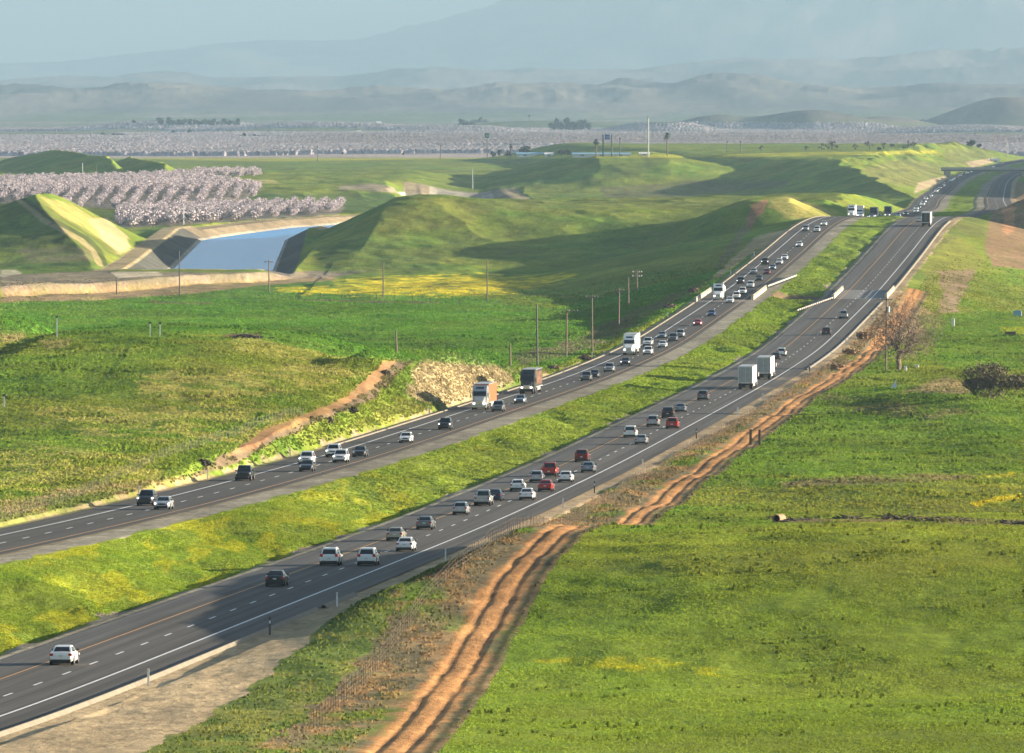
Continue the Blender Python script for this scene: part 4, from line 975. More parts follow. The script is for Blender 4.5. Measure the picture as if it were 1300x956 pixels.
def build_vehicles():
    protos = {}
    def proto(kind, onc, rack=False):
        k = (kind, onc, rack)
        if k not in protos: protos[k] = make_car(kind, onc, rack); protos[k]['_used'] = 0
        if protos[k]['_used'] == 0: protos[k]['_used'] = 1; return protos[k]
        return copy_tree(protos[k])
    for u, v, onc, kind, col, label in CARLIST:
        rack = kind == 'suv' and u == 416
        o = proto(kind, bool(onc), rack); c = col.rstrip('2')
        for ch in o.children:
            if ch.name.startswith('body'): ch.material_slots[0].link = 'OBJECT'; ch.material_slots[0].material = paint(c)
        tag(o, label, {'sedan': 'car', 'hatch': 'car', 'suv': 'suv', 'van': 'van', 'pickup': 'pickup truck'}[kind], GC)
        if onc and (u * 7 + v) % 5 > 2:
            for ch in o.children:
                if ch.name.startswith('headlight'): ch.material_slots[0].link = 'OBJECT'; ch.material_slots[0].material = M_('lamp')
        place(o, u, v, bool(onc), CARS[kind]['L'])
    # distant queue beyond the crest: simple but shaped copies
    far = {}
    def far_proto(kind, col, onc=True):
        root = empty('sedan_car' if kind == 'sedan' else 'suv', (0, 0, 0)); c = CARS[kind]; src = make_car(kind, onc)
        keep = ('body', 'windshield', 'rear_window', 'headlight', 'wheel', 'side_window')
        for ch in list(src.children):
            b = ch.name.split('.')[0]
            if b in keep:
                ch.parent = root
                if b == 'body': ch.material_slots[0].link = 'OBJECT'; ch.material_slots[0].material = paint(col)
                for g in list(ch.children): bpy.data.objects.remove(g)
            else:
                for g in list(ch.children): bpy.data.objects.remove(g)
                bpy.data.objects.remove(ch)
        bpy.data.objects.remove(src); return root
    FAR = [(1087,277,'white'),(1097,278,'white'),(1101,278,'silver'),(1110,277,'dark'),(1121,277,'white'),(1124,277,'dark'),(1130,276,'white'),(1135,276,'white'),(1145,272,'dark'),
           (1159,270,'white'),(1166,267,'white'),(1163,265,'dark'),(1170,261,'white'),(1168,258,'silver'),(1156,260,'dark'),(1173,258,'white'),(1166,254,'white'),(1179,252,'dark'),(1183,250,'white'),
           (1173,243.5,'white'),(1187,244,'white'),(1184,242,'dark'),(1188,240,'silver'),(1191,238,'darkred'),(1193,236.5,'white'),(1195,234,'dark'),(1192,229,'white'),(1198,230,'white'),(1191,224,'white'),(1201,228,'white'),(1202,226,'darkred'),
           (1197,222,'dark'),(1200,220.5,'white'),(1206,222,'silver'),(1208,220,'dark'),(1216,219,'white')]
    dg = np.arange(3150, 8600, 4.0)
    vg = V0 + F * Hroad(dg) / dg
    for n, (u, v, col) in enumerate(FAR):
        kind = 'suv' if (n % 3 == 1) else 'sedan'
        if u <= 1145:   # along the grazing stretch, set the distance by where the lane crosses
            ul = U0 + F * (XL(dg) - 3.7) / dg; d = float(dg[np.argmin(np.abs(ul - u))])
        else:
            k = dg > 3650; d = float(dg[k][np.argmin(np.abs(vg[k] - v))])
        key = (kind, col)
        if key not in far: far[key] = o = far_proto(kind, col)
        else: o = copy_tree(far[key])
        t = (u - U0) * d / F - float(XL(d)); lane = 0 if t > -3.7 else 1
        for tries in range(30):
            if any(o2 and l2 == (-1.85, -5.55)[lane] and abs(d + 2.4 - d2) < (5 + L2) / 2 + 2 for o2, l2, d2, L2 in PLACED): d += 9
            else: break
        where = 'just past the crest' if d < 3700 else ('on the dip beyond the crest' if d < 4600 else ('on the long stretch before the overpass' if d < 5600 else 'close to the overpass'))
        tag(o, f"{ {'white':'white','silver':'silver','dark':'dark','darkred':'dark red'}[col] } {'suv' if kind == 'suv' else 'car'} in the dense oncoming queue {where}", 'suv' if kind == 'suv' else 'car', f'{col} {kind} queue {where}')
        place(o, u, v, True, CARS[kind]['L'], D=d, lane=lane)
    # a few beyond the overpass
    for n, (u, v, col, onc, lab) in enumerate([(1268, 207, 'white', 1, 'white car beyond the overpass in the haze'), (1280, 204, 'silver', 1, 'silver car beyond the overpass behind the white car'), (1291, 201, 'white', 0, 'white car heading away far beyond the overpass')]):
        o = copy_tree(far[('suv' if False else 'sedan', 'white')])
        for ch in o.children:
            if ch.name.startswith('body'): ch.material_slots[0].material = paint(col)
        d = 7300 + n * 330; tag(o, lab, 'car', 'cars beyond the overpass'); place(o, u, v, bool(onc), 4.8, D=d, lane=n % 2)
    # trucks
    gm = bpy.data.materials.new('trailer_graphic'); gm.use_nodes = True; nt = gm.node_tree
    tc = nt.nodes.new('ShaderNodeTexCoord'); mp = nt.nodes.new('ShaderNodeMapping'); mp.inputs['Scale'].default_value = (.3, .35, .9)
    vz = nt.nodes.new('ShaderNodeTexVoronoi'); cr = nt.nodes.new('ShaderNodeValToRGB'); vz.inputs['Scale'].default_value = 1.2
    el = cr.color_ramp.elements; el[0].position = .1; el[0].color = (.30, .17, .04, 1); el[1].position = .75; el[1].color = (.05, .025, .015, 1)
    e = el.new(.4); e.color = (.14, .05, .03, 1)
    nt.links.new(tc.outputs['Object'], mp.inputs[0]); nt.links.new(mp.outputs[0], vz.inputs['Vector']); nt.links.new(vz.outputs['Distance'], cr.inputs[0]); nt.links.new(cr.outputs[0], nt.nodes['Principled BSDF'].inputs['Base Color'])
    W = M_('trailer_white')
    T = [('silver', M_('orange'), (616, 521), 1, 'silver blue semi truck pulling an orange box trailer, oncoming in the outer lane', None, 'semi_truck', 15.5, 1),
         ('black', mat('black_box', (.03, .028, .026), .4), (671, 500.5), 1, 'black semi truck with a picture-covered trailer, oncoming behind the orange trailer truck', gm, 'semi_truck', 15.5, 1),
         ('white', W, (799, 451), 1, 'white semi truck with white box trailer, oncoming beside the white suv and pickup', None, 'semi_truck', 12, 1),
         ('white', 'tank', (911, 382), 1, 'white tanker truck crossing the bridge on the oncoming lanes', None, 'tanker_truck', 9.5, 1),
         ('white', W, (951, 495), 0, 'box trailer truck seen from behind with grey doors, rearmost of the two', None, 'semi_truck', 15.5, 1),
         ('white', W, (976, 482), 0, 'box trailer truck seen from behind just ahead of a similar truck', None, 'semi_truck', 15.5, 1),
         ('dark', W, (1178, 288), 0, 'dark-backed box trailer truck on the crest of the outbound lanes', None, 'semi_truck', 15.5, 1)]
    for col, tm, (u, v), onc, lab, gr, nm, L, _ in T:
        o = make_semi(col, tm, nm, graphic=gr, L=L, doors='darkmetal' if u == 1178 else 'trailer_door')
        tag(o, lab, 'truck', GT); place(o, u, v, bool(onc), L + 5.8, lane=1 if onc else 1 if u != 951 and u != 976 else 1)
    for (u, col, lab) in [(1081, 'white', 'white box truck leading the row of trucks on the crest'), (1091, 'white', 'smaller white truck second in the row on the crest'),
                          (1109, 'dark', 'dark-fronted truck with white trailer side, third in the row on the crest'), (1127, 'dark', 'dark truck at the back of the row on the crest')]:
        o = make_semi(col, W, 'semi_truck', L=8 if u != 1109 else 12, deflector=u != 1091); tag(o, lab, 'truck', GT)
        ul = U0 + F * (XL(dg) - 5.5) / dg; d = float(dg[np.argmin(np.abs(ul - u))]); place(o, u, 278, True, 14 if u != 1109 else 18, D=d, lane=1)
# ------------------------------------------------------------------ poles, rails, bridges, fences, trees, buildings
def pole(u, vb, vt, label, arms=1, side=0, m='wood_pole', lamp=False, r=.17, group='utility poles in the valley', name='utility_pole', D=None):
    if D is None: X, D, z = ground_hit(u, vb)
    else: X = (u - U0) * D / F; z = zat(X, D)
    ht = CZ - (vt - V0) * D / F - z
    root = empty(name, (X, D, z - .3), random.uniform(-.25, .25)); k = max(1.0, D / 3200)
    r *= k ** .7
    MB().tube((0, 0, 0), (random.uniform(-.15, .15), 0, ht + .3), r * 1.15, r * .75, 8).build('pole', M_(m), root)
    for a in range(arms):
        zz = ht - .3 - a * 1.1
        arm = MB().box(-1.3 + side, 1.3 + side, -.08, .08, zz, zz + .16).build('crossarm', M_(m), root)
        for x in (-1.15, -.5, .5, 1.15): MB().tube((x + side, 0, zz + .16), (x + side, 0, zz + .42), .07, .05, 6).build('insulator', M_('galv'), arm)
    if arms and lamp: MB().tube((.45, 0, ht - 2.6), (.45, 0, ht - 1.6), .28, .28, 10).build('transformer', M_('galv'), root)
    tag(root, label, 'utility pole' if name == 'utility_pole' else 'pole', group); return root

def poles():
    P = [(228, 375.6, 318, 'dark utility pole standing in front of the aqueduct water', 0, 0, 'darkmetal', False), (341.7, 371, 330, 'pale utility pole with crossarm at the bend of the field track beside the aqueduct', 1, 0, 'wood_pole', False),
         (148, 374, 352, 'short dark pole at the foot of the tan embankment', 0, 0, 'darkmetal', False), (486.5, 379, 332, 'slim wooden pole at the near end of the yellow flower patch', 0, 0, 'wood_pole', False),
         (618.6, 382.5, 330, 'wooden pole standing in the middle of the yellow flower patch', 0, 0, 'wood_pole', False), (682.3, 465, 386, 'tall dark pole just behind the black semi truck', 0, 0, 'darkmetal', True),
         (719, 455, 392, 'wooden pole with a side arm between the black truck and the white truck', 1, 1.1, 'wood_pole', False), (752, 448, 374, 'tallest wooden pole with crossarm near the white semi truck', 1, 0, 'wood_pole', False),
         (785.5, 415, 366, 'wooden pole in the shaded slope uphill of the tallest pole', 1, 0, 'wood_pole', False), (798, 389, 352, 'slim wooden pole second from the top of the pole line', 0, 0, 'wood_pole', False),
         (809, 370, 343, 'slightly leaning pole with double crossarm at the top of the pole line', 2, 0, 'wood_pole', False), (648, 467, 436, 'short pole behind the tan weedy mound by the road', 0, 0, 'wood_pole', False),
         (503.5, 450, 420, 'brown pole behind the top of the shrubby road cut', 0, 0, 'wood_pole', False), (1125, 471, 377, 'tall wooden pole beside the large bare tree', 1, 0, 'wood_pole', True),
         (233, 285, 258, 'thin grey pole among the blossoming orchard', 0, 0, 'galv', False), (600, 240, 214, 'thin pole on the green slope beyond the aqueduct', 0, 0, 'galv', False),
         (105, 222, 207, 'light pole in front of the dark hills near the upper orchard', 0, 0, 'galv', False), (122, 226, 208, 'brown pole between the two dark hills', 0, 0, 'wood_pole', False)]
    for u, vb, vt, lab, ar, sd, m, tr in P: pole(u, vb, vt, lab, ar, sd, m, tr)
    # small delineators beside the lanes
    n = 0
    for (D, onc, dark) in [(708, 0, 0), (800, 0, 1), (862, 0, 0), (985, 0, 0), (1165, 0, 0), (1225, 0, 1), (1330, 0, 0), (1470, 0, 1), (1600, 0, 0), (1690, 0, 0), (1890, 0, 1), (2080, 0, 0),
                           (1015, 1, 0), (1150, 1, 0), (1225, 1, 0), (1330, 1, 0), (1560, 1, 0), (1790, 1, 0), (1960, 1, 0), (2080, 1, 0), (2230, 1, 0), (2520, 1, 0), (2650, 1, 0)]:
        x = float((XL if onc else XR)(D)) + (-11.6 if onc else 11.7); z = zat(x, D)
        o = empty('delineator_post', (x, D, z - .1)); w = .08 if D < 1500 else .12
        MB().box(-w, w, -.03, .03, 0, 1.35 if not dark else 1.6).build('post', M_('darkmetal' if dark else 'post_white'), o)
        MB().box(-w * .8, w * .8, -.05, -.033, 1.05, 1.28).build('reflector', M_('plate' if not dark else 'post_white'), o)
        tag(o, ('dark marker post' if dark else 'white marker post') + (' on the weedy verge of the oncoming lanes' if onc else ' on the gravel verge of the outbound lanes'), 'marker post', 'marker posts ' + ('oncoming' if onc else 'outbound') + (' dark' if dark else ' white'))

def rail(x0, d0, x1, d1, label):
    L = math.hypot(x1 - x0, d1 - d0); ang = math.atan2(d1 - d0, x1 - x0)
    root = empty('guardrail', (x0, d0, 0), 0)
    n = int(L / 3.8); za, zb = zat(x0, d0), zat(x1, d1); z0 = [za + (zb - za) * k / n for k in range(n + 1)]
    m = MB(); dx, dy = (x1 - x0), (d1 - d0); nx, ny = -dy / L, dx / L
    for k in range(n):
        a, b = k / n, (k + 1) / n
        for (h0, h1, t) in ((.50, .62, .05), (.62, .74, 0.0), (.74, .86, .05)):
            q = [(dx * a + nx * t, dy * a + ny * t, z0[k] + h0), (dx * b + nx * t, dy * b + ny * t, z0[k + 1] + h0), (dx * b + nx * t, dy * b + ny * t, z0[k + 1] + h1), (dx * a + nx * t, dy * a + ny * t, z0[k] + h1)]
            m.add([tuple(p) for p in q] + [(p[0] + nx * .06, p[1] + ny * .06, p[2]) for p in q], [(0, 1, 2, 3), (7, 6, 5, 4), (0, 4, 5, 1), (3, 2, 6, 7)])
    m.build('rail_beam', M_('rustrail'), root)
    for k in range(n + 1):
        MB().box(dx * k / n - .09 + nx * .2, dx * k / n + .09 + nx * .2, dy * k / n - .1, dy * k / n + .1, zat(x0 + dx * k / n, d0 + dy * k / n) - .3, z0[k] + .84).build('post', M_('wood_pole'), root)
    tag(root, label, 'guardrail', 'guardrails in the median')

def parapet(xf, t, d0, d1, label, w=.45, h=1.05):
    zf = zroadL if xf is XL else zroad
    dm = (d0 + d1) / 2; root = empty('bridge_parapet', (float(xf(dm)) + t, dm, float(zf(dm))))
    sl = .0705; zs = float(zf(d1) - zf(d0)) / (d1 - d0)
    def seg(m, a, b, w0, w1, z0, z1):
        m.add([(sl * a + w0, a, zs * a + z0), (sl * a + w1, a, zs * a + z0), (sl * b + w1, b, zs * b + z0), (sl * b + w0, b, zs * b + z0),
               (sl * a + w0, a, zs * a + z1), (sl * a + w1, a, zs * a + z1), (sl * b + w1, b, zs * b + z1), (sl * b + w0, b, zs * b + z1)], [(0,3,2,1),(4,5,6,7),(0,1,5,4),(1,2,6,5),(2,3,7,6),(3,0,4,7)])
    L = (d1 - d0) / 2; m = MB(); seg(m, -L, L, -w / 2, w / 2, -.4, h * .72); m.build('wall', M_('conc'), root)
    m = MB(); seg(m, -L, L, -w * .3, w * .3, h * .86, h * 1.0); m.build('top_rail', M_('conc'), root)
    k = -L
    while k <= L + .1:
        m = MB(); kk = min(max(k, -L), L - .5); seg(m, kk, kk + .5, -w * .35, w * .35, h * .715, h * .865); m.build('post', M_('conc'), root); k += 7
    for e in (-L - .6, L): 
        m = MB(); seg(m, e, e + .6, -w * .7, w * .7, -.4, h * 1.1); m.build('end_block', M_('conc'), root)
    tag(root, label, 'parapet', 'concrete bridge parapets')

def overpass():
    D = 6560; x0, x1 = 286, 430; z = CZ - (214.3 - V0) * D / F
    root = empty('overpass_bridge', (0, D, 0))
    MB().box(x0, x1, -5.5, 5.5, z - 1.5, z).build('deck', mat('deck_concrete', (.34, .31, .27), .8), root)
    for y in (-5.5, 5.15): MB().box(x0, x1, y, y + .35, z + .003, z + 1.0).build('parapet', mat('parapet_concrete', (.45, .42, .36), .8), root)
    MB().box(x0, x1, -5.53, -5.0, z - 1.5, z - .9).build('girder', mat('girder_dark', (.12, .11, .10), .8), root)
    xm = float(XL(D)) + 13
    for x in (xm,):
        for y in (-3.6, 0, 3.6): MB().tube((x, y, zat(x, D) - 1), (x, y, z - 1.4), .6, .6, 10).build('pier', M_('conc'), root)
        MB().box(x - .8, x + .8, -4.8, 4.8, z - 2.1, z - 1.45).build('pier_cap', M_('conc'), root)
    for xa in (float(XL(D)) - 14, float(XR(D)) + 15):
        MB().box(xa - 2, xa + 2, -5.3, 5.3, zat(xa, D) - 3, z - 1.2).build('abutment', M_('conc'), root)
    tag(root, 'long low concrete overpass crossing the highway at its far end', 'bridge')

def fence(pts, step, h, label, wires=3, m='post_brown', r=.028, maxp=100):
    """posts along world points, wires between"""
    P = [np.array(p, float) for p in pts]; L = [0]
    for a, b in zip(P, P[1:]): L.append(L[-1] + np.linalg.norm(b - a))
    n = int(L[-1] / step); xs = np.interp(np.linspace(0, L[-1], n + 1), L, [p[0] for p in P]); ds = np.interp(np.linspace(0, L[-1], n + 1), L, [p[1] for p in P])
    z = height(xs, ds); root = empty('wire_fence', (xs[0], ds[0], z[0])); o = np.array([xs[0], ds[0], z[0]])
    rest = MB()
    for k in range(n + 1):
        p = np.array([xs[k], ds[k], z[k]]) - o; q = p + (random.uniform(-.05, .05), 0, h * random.uniform(.9, 1.08))
        if k < maxp: MB().tube(p - (0, 0, .2), q, r, r, 5).build('post', M_(m), root)
        else: rest.tube(p - (0, 0, .2), q, r, r, 4)
    if rest.v: tag(rest.build('post', M_(m), root), kind='stuff')
    w = MB()
    for j in range(wires):
        hh = h * (j + .8) / wires
        for k in range(n):
            a = np.array([xs[k], ds[k], z[k] + hh]) - o; b = np.array([xs[k + 1], ds[k + 1], z[k + 1] + hh]) - o
            w.tube(a, b, .007, .007, 3)
    w.build('wire', M_('wire'), root); tag(root, label, 'fence'); return root

def leafmass(mb_co, centers, size, r, flat=.6):
    n = len(centers); a = r.normal(size=(n, 3)); a /= np.linalg.norm(a, axis=1)[:, None]
    b = np.cross(a, r.normal(size=(n, 3))); b /= np.linalg.norm(b, axis=1)[:, None]
    s = size * r.uniform(.6, 1.3, n)[:, None]
    mb_co.append(np.stack([centers - a * s - b * s * flat, centers + a * s - b * s * flat * .7, centers + a * s * .8 + b * s * flat, centers - a * s * .7 + b * s * flat * .9], 1))

def blob_points(n, rx, rz, zc, r, lumps=7):
    """points spread over a lumpy crown volume"""
    c = r.normal(size=(lumps, 3)); c /= np.linalg.norm(c, axis=1)[:, None]; c *= r.uniform(.25, .62, lumps)[:, None]
    k = r.integers(0, lumps, n); p = r.normal(size=(n, 3)); p /= np.linalg.norm(p, axis=1)[:, None]; p *= (r.uniform(.2, 1, n) ** .5)[:, None] * r.uniform(.3, .48, lumps)[k][:, None]
    q = c[k] + p; q[:, 0] *= rx; q[:, 1] *= rx; q[:, 2] = q[:, 2] * rz + zc
    return q

def grow(seed, H, W, levels=5, kids=4, r0=.35, up=.35):
    """branching skeleton: list of (p, q, r0, r1, level)"""
    rr = np.random.default_rng(seed); segs = []
    def rec(p, d, L, r, lev):
        q = p + d * L; segs.append((p, q, r, r * .62, lev))
        if lev >= levels: return
        for _ in range(kids + (lev > 1)):
            nd = d * .55 + rr.normal(size=3) * (.42 + .05 * lev) + np.array([0, 0, up * .35]); nd[0] *= W; nd /= np.linalg.norm(nd)
            s = rr.uniform(.35, 1.0); rec(p + d * L * s, nd, L * rr.uniform(.55, .78), r * .52, lev + 1)
    rec(np.zeros(3), np.array([.03, 0, 1.0]), H * .30, r0, 0)
    return segs

def bare_tree_old():
    X, D, z = ground_hit(1141, 470); root = empty('bare_tree', (X, D, z - .2))
    segs = grow(11, 13.5, 1.25, 5, 4, .5)
    zmx = max(s[1][2] for s in segs); xs = [s[1][0] for s in segs]; kz = 13.3 / zmx; kx = 15.0 / (max(xs) - min(xs)); 
    def T(p): return (p[0] * kx + 1.0 * min(1, p[2] / 4), p[1] * .9, p[2] * kz)
    tk = mat('bark_grey_brown', (.17, .125, .095), .9, bump=.4); tw = mat('twig_brown', (.26, .185, .135), .9)
    t = MB(); b = MB(); c = MB()
    for p, q, r0, r1, lv in segs:
        if lv == 0: t.tube(T(p), T(q), r0, r1, 8)
        elif lv <= 2: b.tube(T(p), T(q), max(r0, .05), max(r1, .04), 5)
        else: c.tube(T(p), T(q), max(r0, .026), .02, 3)
    t.build('trunk', tk, root); b.build('limb', tk, root); c.build('crown', tw, root)
    tag(root, 'large leafless brown tree with a wide twiggy crown beside the dirt track', 'tree')

def bare_tree():
    X, D, z = ground_hit(1141, 470); root = empty('bare_tree', (X, D, z - .2)); r = np.random.default_rng(12)
    trunk = [np.array([0, 0, 0.]), np.array([.1, 0, 1.2]), np.array([-.1, .1, 2.3]), np.array([.2, 0, 3.3])]
    n = 2600; p = r.normal(size=(n, 3)); p /= np.linalg.norm(p, axis=1)[:, None]; p *= (r.uniform(.05, 1, n) ** .45)[:, None]
    ang = np.arctan2(p[:, 1], p[:, 0]); wob = 1 + .16 * np.sin(ang * 5 + 1) + .12 * np.sin(p[:, 2] * 6 + ang * 3)
    p = p * wob[:, None] * np.array([6.9, 5.2, 5.6]) + np.array([.9, 0, 7.6]); p = p[p[:, 2] > 2.0 + .25 * np.abs(p[:, 0])]
    c0 = trunk[-1]; p = p[np.argsort(np.linalg.norm(p - c0, axis=1))]
    nodes = list(trunk); par = [-1, 0, 1, 2]; arr = np.array(nodes)
    for q in p:
        d = np.linalg.norm(arr - q, axis=1) + .28 * np.linalg.norm(arr - c0, axis=1) * -0.0; d[:2] = 1e9
        i = int(np.argmin(d)); nodes.append(q); par.append(i); arr = np.vstack([arr, q])
    cnt = np.ones(len(nodes)); 
    for i in range(len(nodes) - 1, 0, -1): cnt[par[i]] += cnt[i]
    tk = mat('bark_grey_brown', (.19, .14, .105), .9, bump=.4); tw = mat('twig_brown', (.22, .165, .125), .9)
    t = MB(); b = MB(); c = MB()
    for i in range(1, len(nodes)):
        j = par[i]; r0 = .013 * cnt[j] ** .45; r1 = .013 * cnt[i] ** .45
        if i < 4: t.tube(nodes[j], nodes[i], max(r0, .3), max(r1, .27), 8)
        elif cnt[i] > 14: b.tube(nodes[j], nodes[i], min(r0, .26), r1, 5)
        else:
            c.tube(nodes[j], nodes[i], max(min(r0, r1 * 1.3), .028), max(r1, .022), 3)
            if cnt[i] <= 2:
                for _ in range(4): c.tube(nodes[i], nodes[i] + (nodes[i] - nodes[j]) * r.uniform(.4, 1) + r.normal(0, .32, 3), .024, .014, 3)
    t.build('trunk', tk, root); b.build('limb', tk, root); c.build('crown', tw, root)
    tag(root, 'large leafless brown tree with a wide twiggy crown beside the dirt track', 'tree')

def bush(u, vb, wpx, hpx, label, col, name='bush', n=700, cat='bush', group=None, size=.32, seed=1):
    X, D, z = ground_hit(u, vb); s = D / F; W = wpx * s / 2; H = hpx * s; r = np.random.default_rng(seed)
    root = empty(name, (X, D, z - .1)); co = []
    pts = blob_points(n, W * 1.05, H * .55, H * .52, r, 11); pts[:, 2] = np.maximum(pts[:, 2], .05)
    leafmass(co, pts, size, r); co = np.concatenate(co).reshape(-1, 3)
    np_mesh('foliage', co, quads=np.arange(len(co)).reshape(-1, 4), mat=mat('foliage_' + name + str(seed), col, .9, noise=.35, scale=.6), parent=root)
    m = MB()
    for k in range(14): 
        a = r.uniform(0, 6.28); m.tube((W * .3 * math.cos(a), .4 * math.sin(a), 0), (W * .8 * math.cos(a), W * .6 * math.sin(a), H * r.uniform(.5, .9)), .06, .03, 4)
    m.build('stem', M_('wood_pole'), root); tag(root, label, cat, group); return root

def orchard():
    r = np.random.default_rng(21); pk = [(.46, .40, .42), (.40, .35, .37), (.52, .45, .465)]
    polys = [[(0,232),(130,230),(230,226),(330,242),(332,250),(300,258),(240,264),(170,270),(100,266),(0,262)], [(150,291),(250,285),(430,273),(440,262),(150,266)], [(222,224),(325,221),(330,226),(240,230)], [(0,224),(0,226),(2,226)]]
    protos = []
    for s in range(3):
        c = blob_points(110, 2.6, 2.1, 3.0, r, 9); co = []; leafmass(co, c, .36, r, .7); co = np.concatenate(co).reshape(-1, 3)
        protos.append(co)
    gx = np.arange(-460, -40, 7.4); gd = np.arange(4050, 7200, 5.4); GX, GDm = np.meshgrid(gx, gd); GX = GX.ravel() + r.normal(0, .25, GX.size); GDm = GDm.ravel() + r.normal(0, .5, GX.size)
    z = height(GX, GDm); u, v = px(GX, GDm, z); k = np.zeros(len(u), bool)
    for P in polys: k |= pip(u, v, P)
    k &= (np.abs(GX - XC(GDm)) * SC(GDm) > CW + 14); GX, GDm, z = GX[k], GDm[k], z[k]
    k = (GX / GDm > -.0535); GX, GDm, z = GX[k], GDm[k], z[k]
    print('orchard trees', len(GX))
    lower = GDm < 4750; order = np.argsort(GDm); ind = order[:300]; rest = order[300:]
    ms = [mat('almond_blossom_%s' % 'abc'[s], pk[s], .9, noise=.2, scale=.35) for s in range(3)]
    mes = []
    tr = MB().tube((0, 0, 0), (0, 0, 2.4), .16, .1, 5)
    for s in range(3):
        co = np.concatenate([protos[s], np.array(tr.v)]); nq = len(protos[s])
        me = bpy.data.meshes.new('almond_tree'); me.from_pydata([tuple(map(float, p)) for p in co], [], [tuple(range(i, i + 4)) for i in range(0, nq, 4)] + [tuple(i + nq for i in f) for f in tr.f])
        me.materials.append(ms[s]); me.materials.append(M_('wood_pole'))
        for i, p in enumerate(me.polygons): p.material_index = 0 if i < nq // 4 else 1
        mes.append(me)
    for i in ind:
        o = bpy.data.objects.new('almond_tree', mes[int(r.integers(3))]); COL.objects.link(o)
        o.location = (GX[i], GDm[i], z[i] - .1); o.rotation_euler[2] = r.uniform(0, 6.28); sc = r.uniform(.8, 1.15); o.scale = (sc, sc, sc * r.uniform(.9, 1.1))
        tag(o, 'pale pink blossoming almond tree in the nearest rows of the orchard beyond the aqueduct', 'tree', 'almond trees in blossom')
    co = []; cc = []
    for i in rest:
        a = r.uniform(0, 6.28); s = r.uniform(.8, 1.2); p = protos[int(r.integers(3))] * s
        q = np.stack([p[:, 0] * math.cos(a) - p[:, 1] * math.sin(a) + GX[i], p[:, 0] * math.sin(a) + p[:, 1] * math.cos(a) + GDm[i], p[:, 2] + z[i]], 1)
        co.append(q); cc.append(np.tile(np.array(pk[int(r.integers(3))]) * r.uniform(.75, 1.1), (len(q), 1)))
    co = np.concatenate(co); cc = np.concatenate(cc)
    m = bpy.data.materials['blade']
    tag(np_mesh('orchard_foliage', co, quads=np.arange(len(co)).reshape(-1, 4), mat=m, color=cc), 'mass of blossoming almond trees in the upper orchard', 'orchard', kind='stuff')

def far_orchard():
    """rows of blossoming trees over the distant plain, real height, one mass"""
    r = np.random.default_rng(5); cs = []; qs = []; cl = []; off = 0
    for D in np.concatenate([np.arange(9050, 11600, 20.0), np.arange(11600, 16500, 50.0)]):
        x = np.arange(-.056 * D, .056 * D, 1.6); n = len(x); z = height(x, np.full(n, D)); u, v = px(x, np.full(n, D), z)
        blk = vn(x / 330 + 3, np.full(n, D) / 620, 301); gap = vn(x / 90, np.full(n, D) / 420, 303)
        present = (blk > .14) & (v > 153.5) & (z < 12); 
        if D > 13300: present &= blk > .4
        if not present.any(): continue
        h = 4.6 * (.9 + .2 * r.random(n)) * present; h = h * (.72 + .28 * np.abs(np.sin(x * .52 + r.uniform(0, 6))))
        hue = np.where((v > 186) | (v < 172), 1.0, .0)[:, None]
        base = hue * np.array((.44, .39, .395)) + (1 - hue) * np.array((.36, .30, .285))
        left = (smooth(-200, -350, x))[:, None]; base = base * (1 - left) + left * np.array((.48, .42, .43))
        col = base * r.uniform(.8, 1.15, (n, 1))
        y = r.normal(0, 1.2, n)
        f = np.stack([x, D - 2.2 + y * .3, z - .3], 1); t = np.stack([x + r.normal(0, .4, n), D + y, z + h], 1); b = np.stack([x, D + 2.2 + y * .3, z - .3], 1)
        co = np.stack([f, t, b], 1).reshape(-1, 3); i = np.nonzero(present[:-1] & present[1:])[0] * 3
        q = np.concatenate([np.stack([i, i + 3, i + 4, i + 1], 1), np.stack([i + 1, i + 4, i + 5, i + 2], 1)])
        cs.append(co); qs.append(q + off); cl.append(np.repeat(col, 3, 0)); off += len(co)
    m = cover_material('far_blossom', .15, .1, .1)
    tag(np_mesh('far_orchard_foliage', np.concatenate(cs), quads=np.concatenate(qs), mat=m, color=np.concatenate(cl)), 'pale blossoming orchards stretching over the distant plain', 'orchard', kind='stuff')

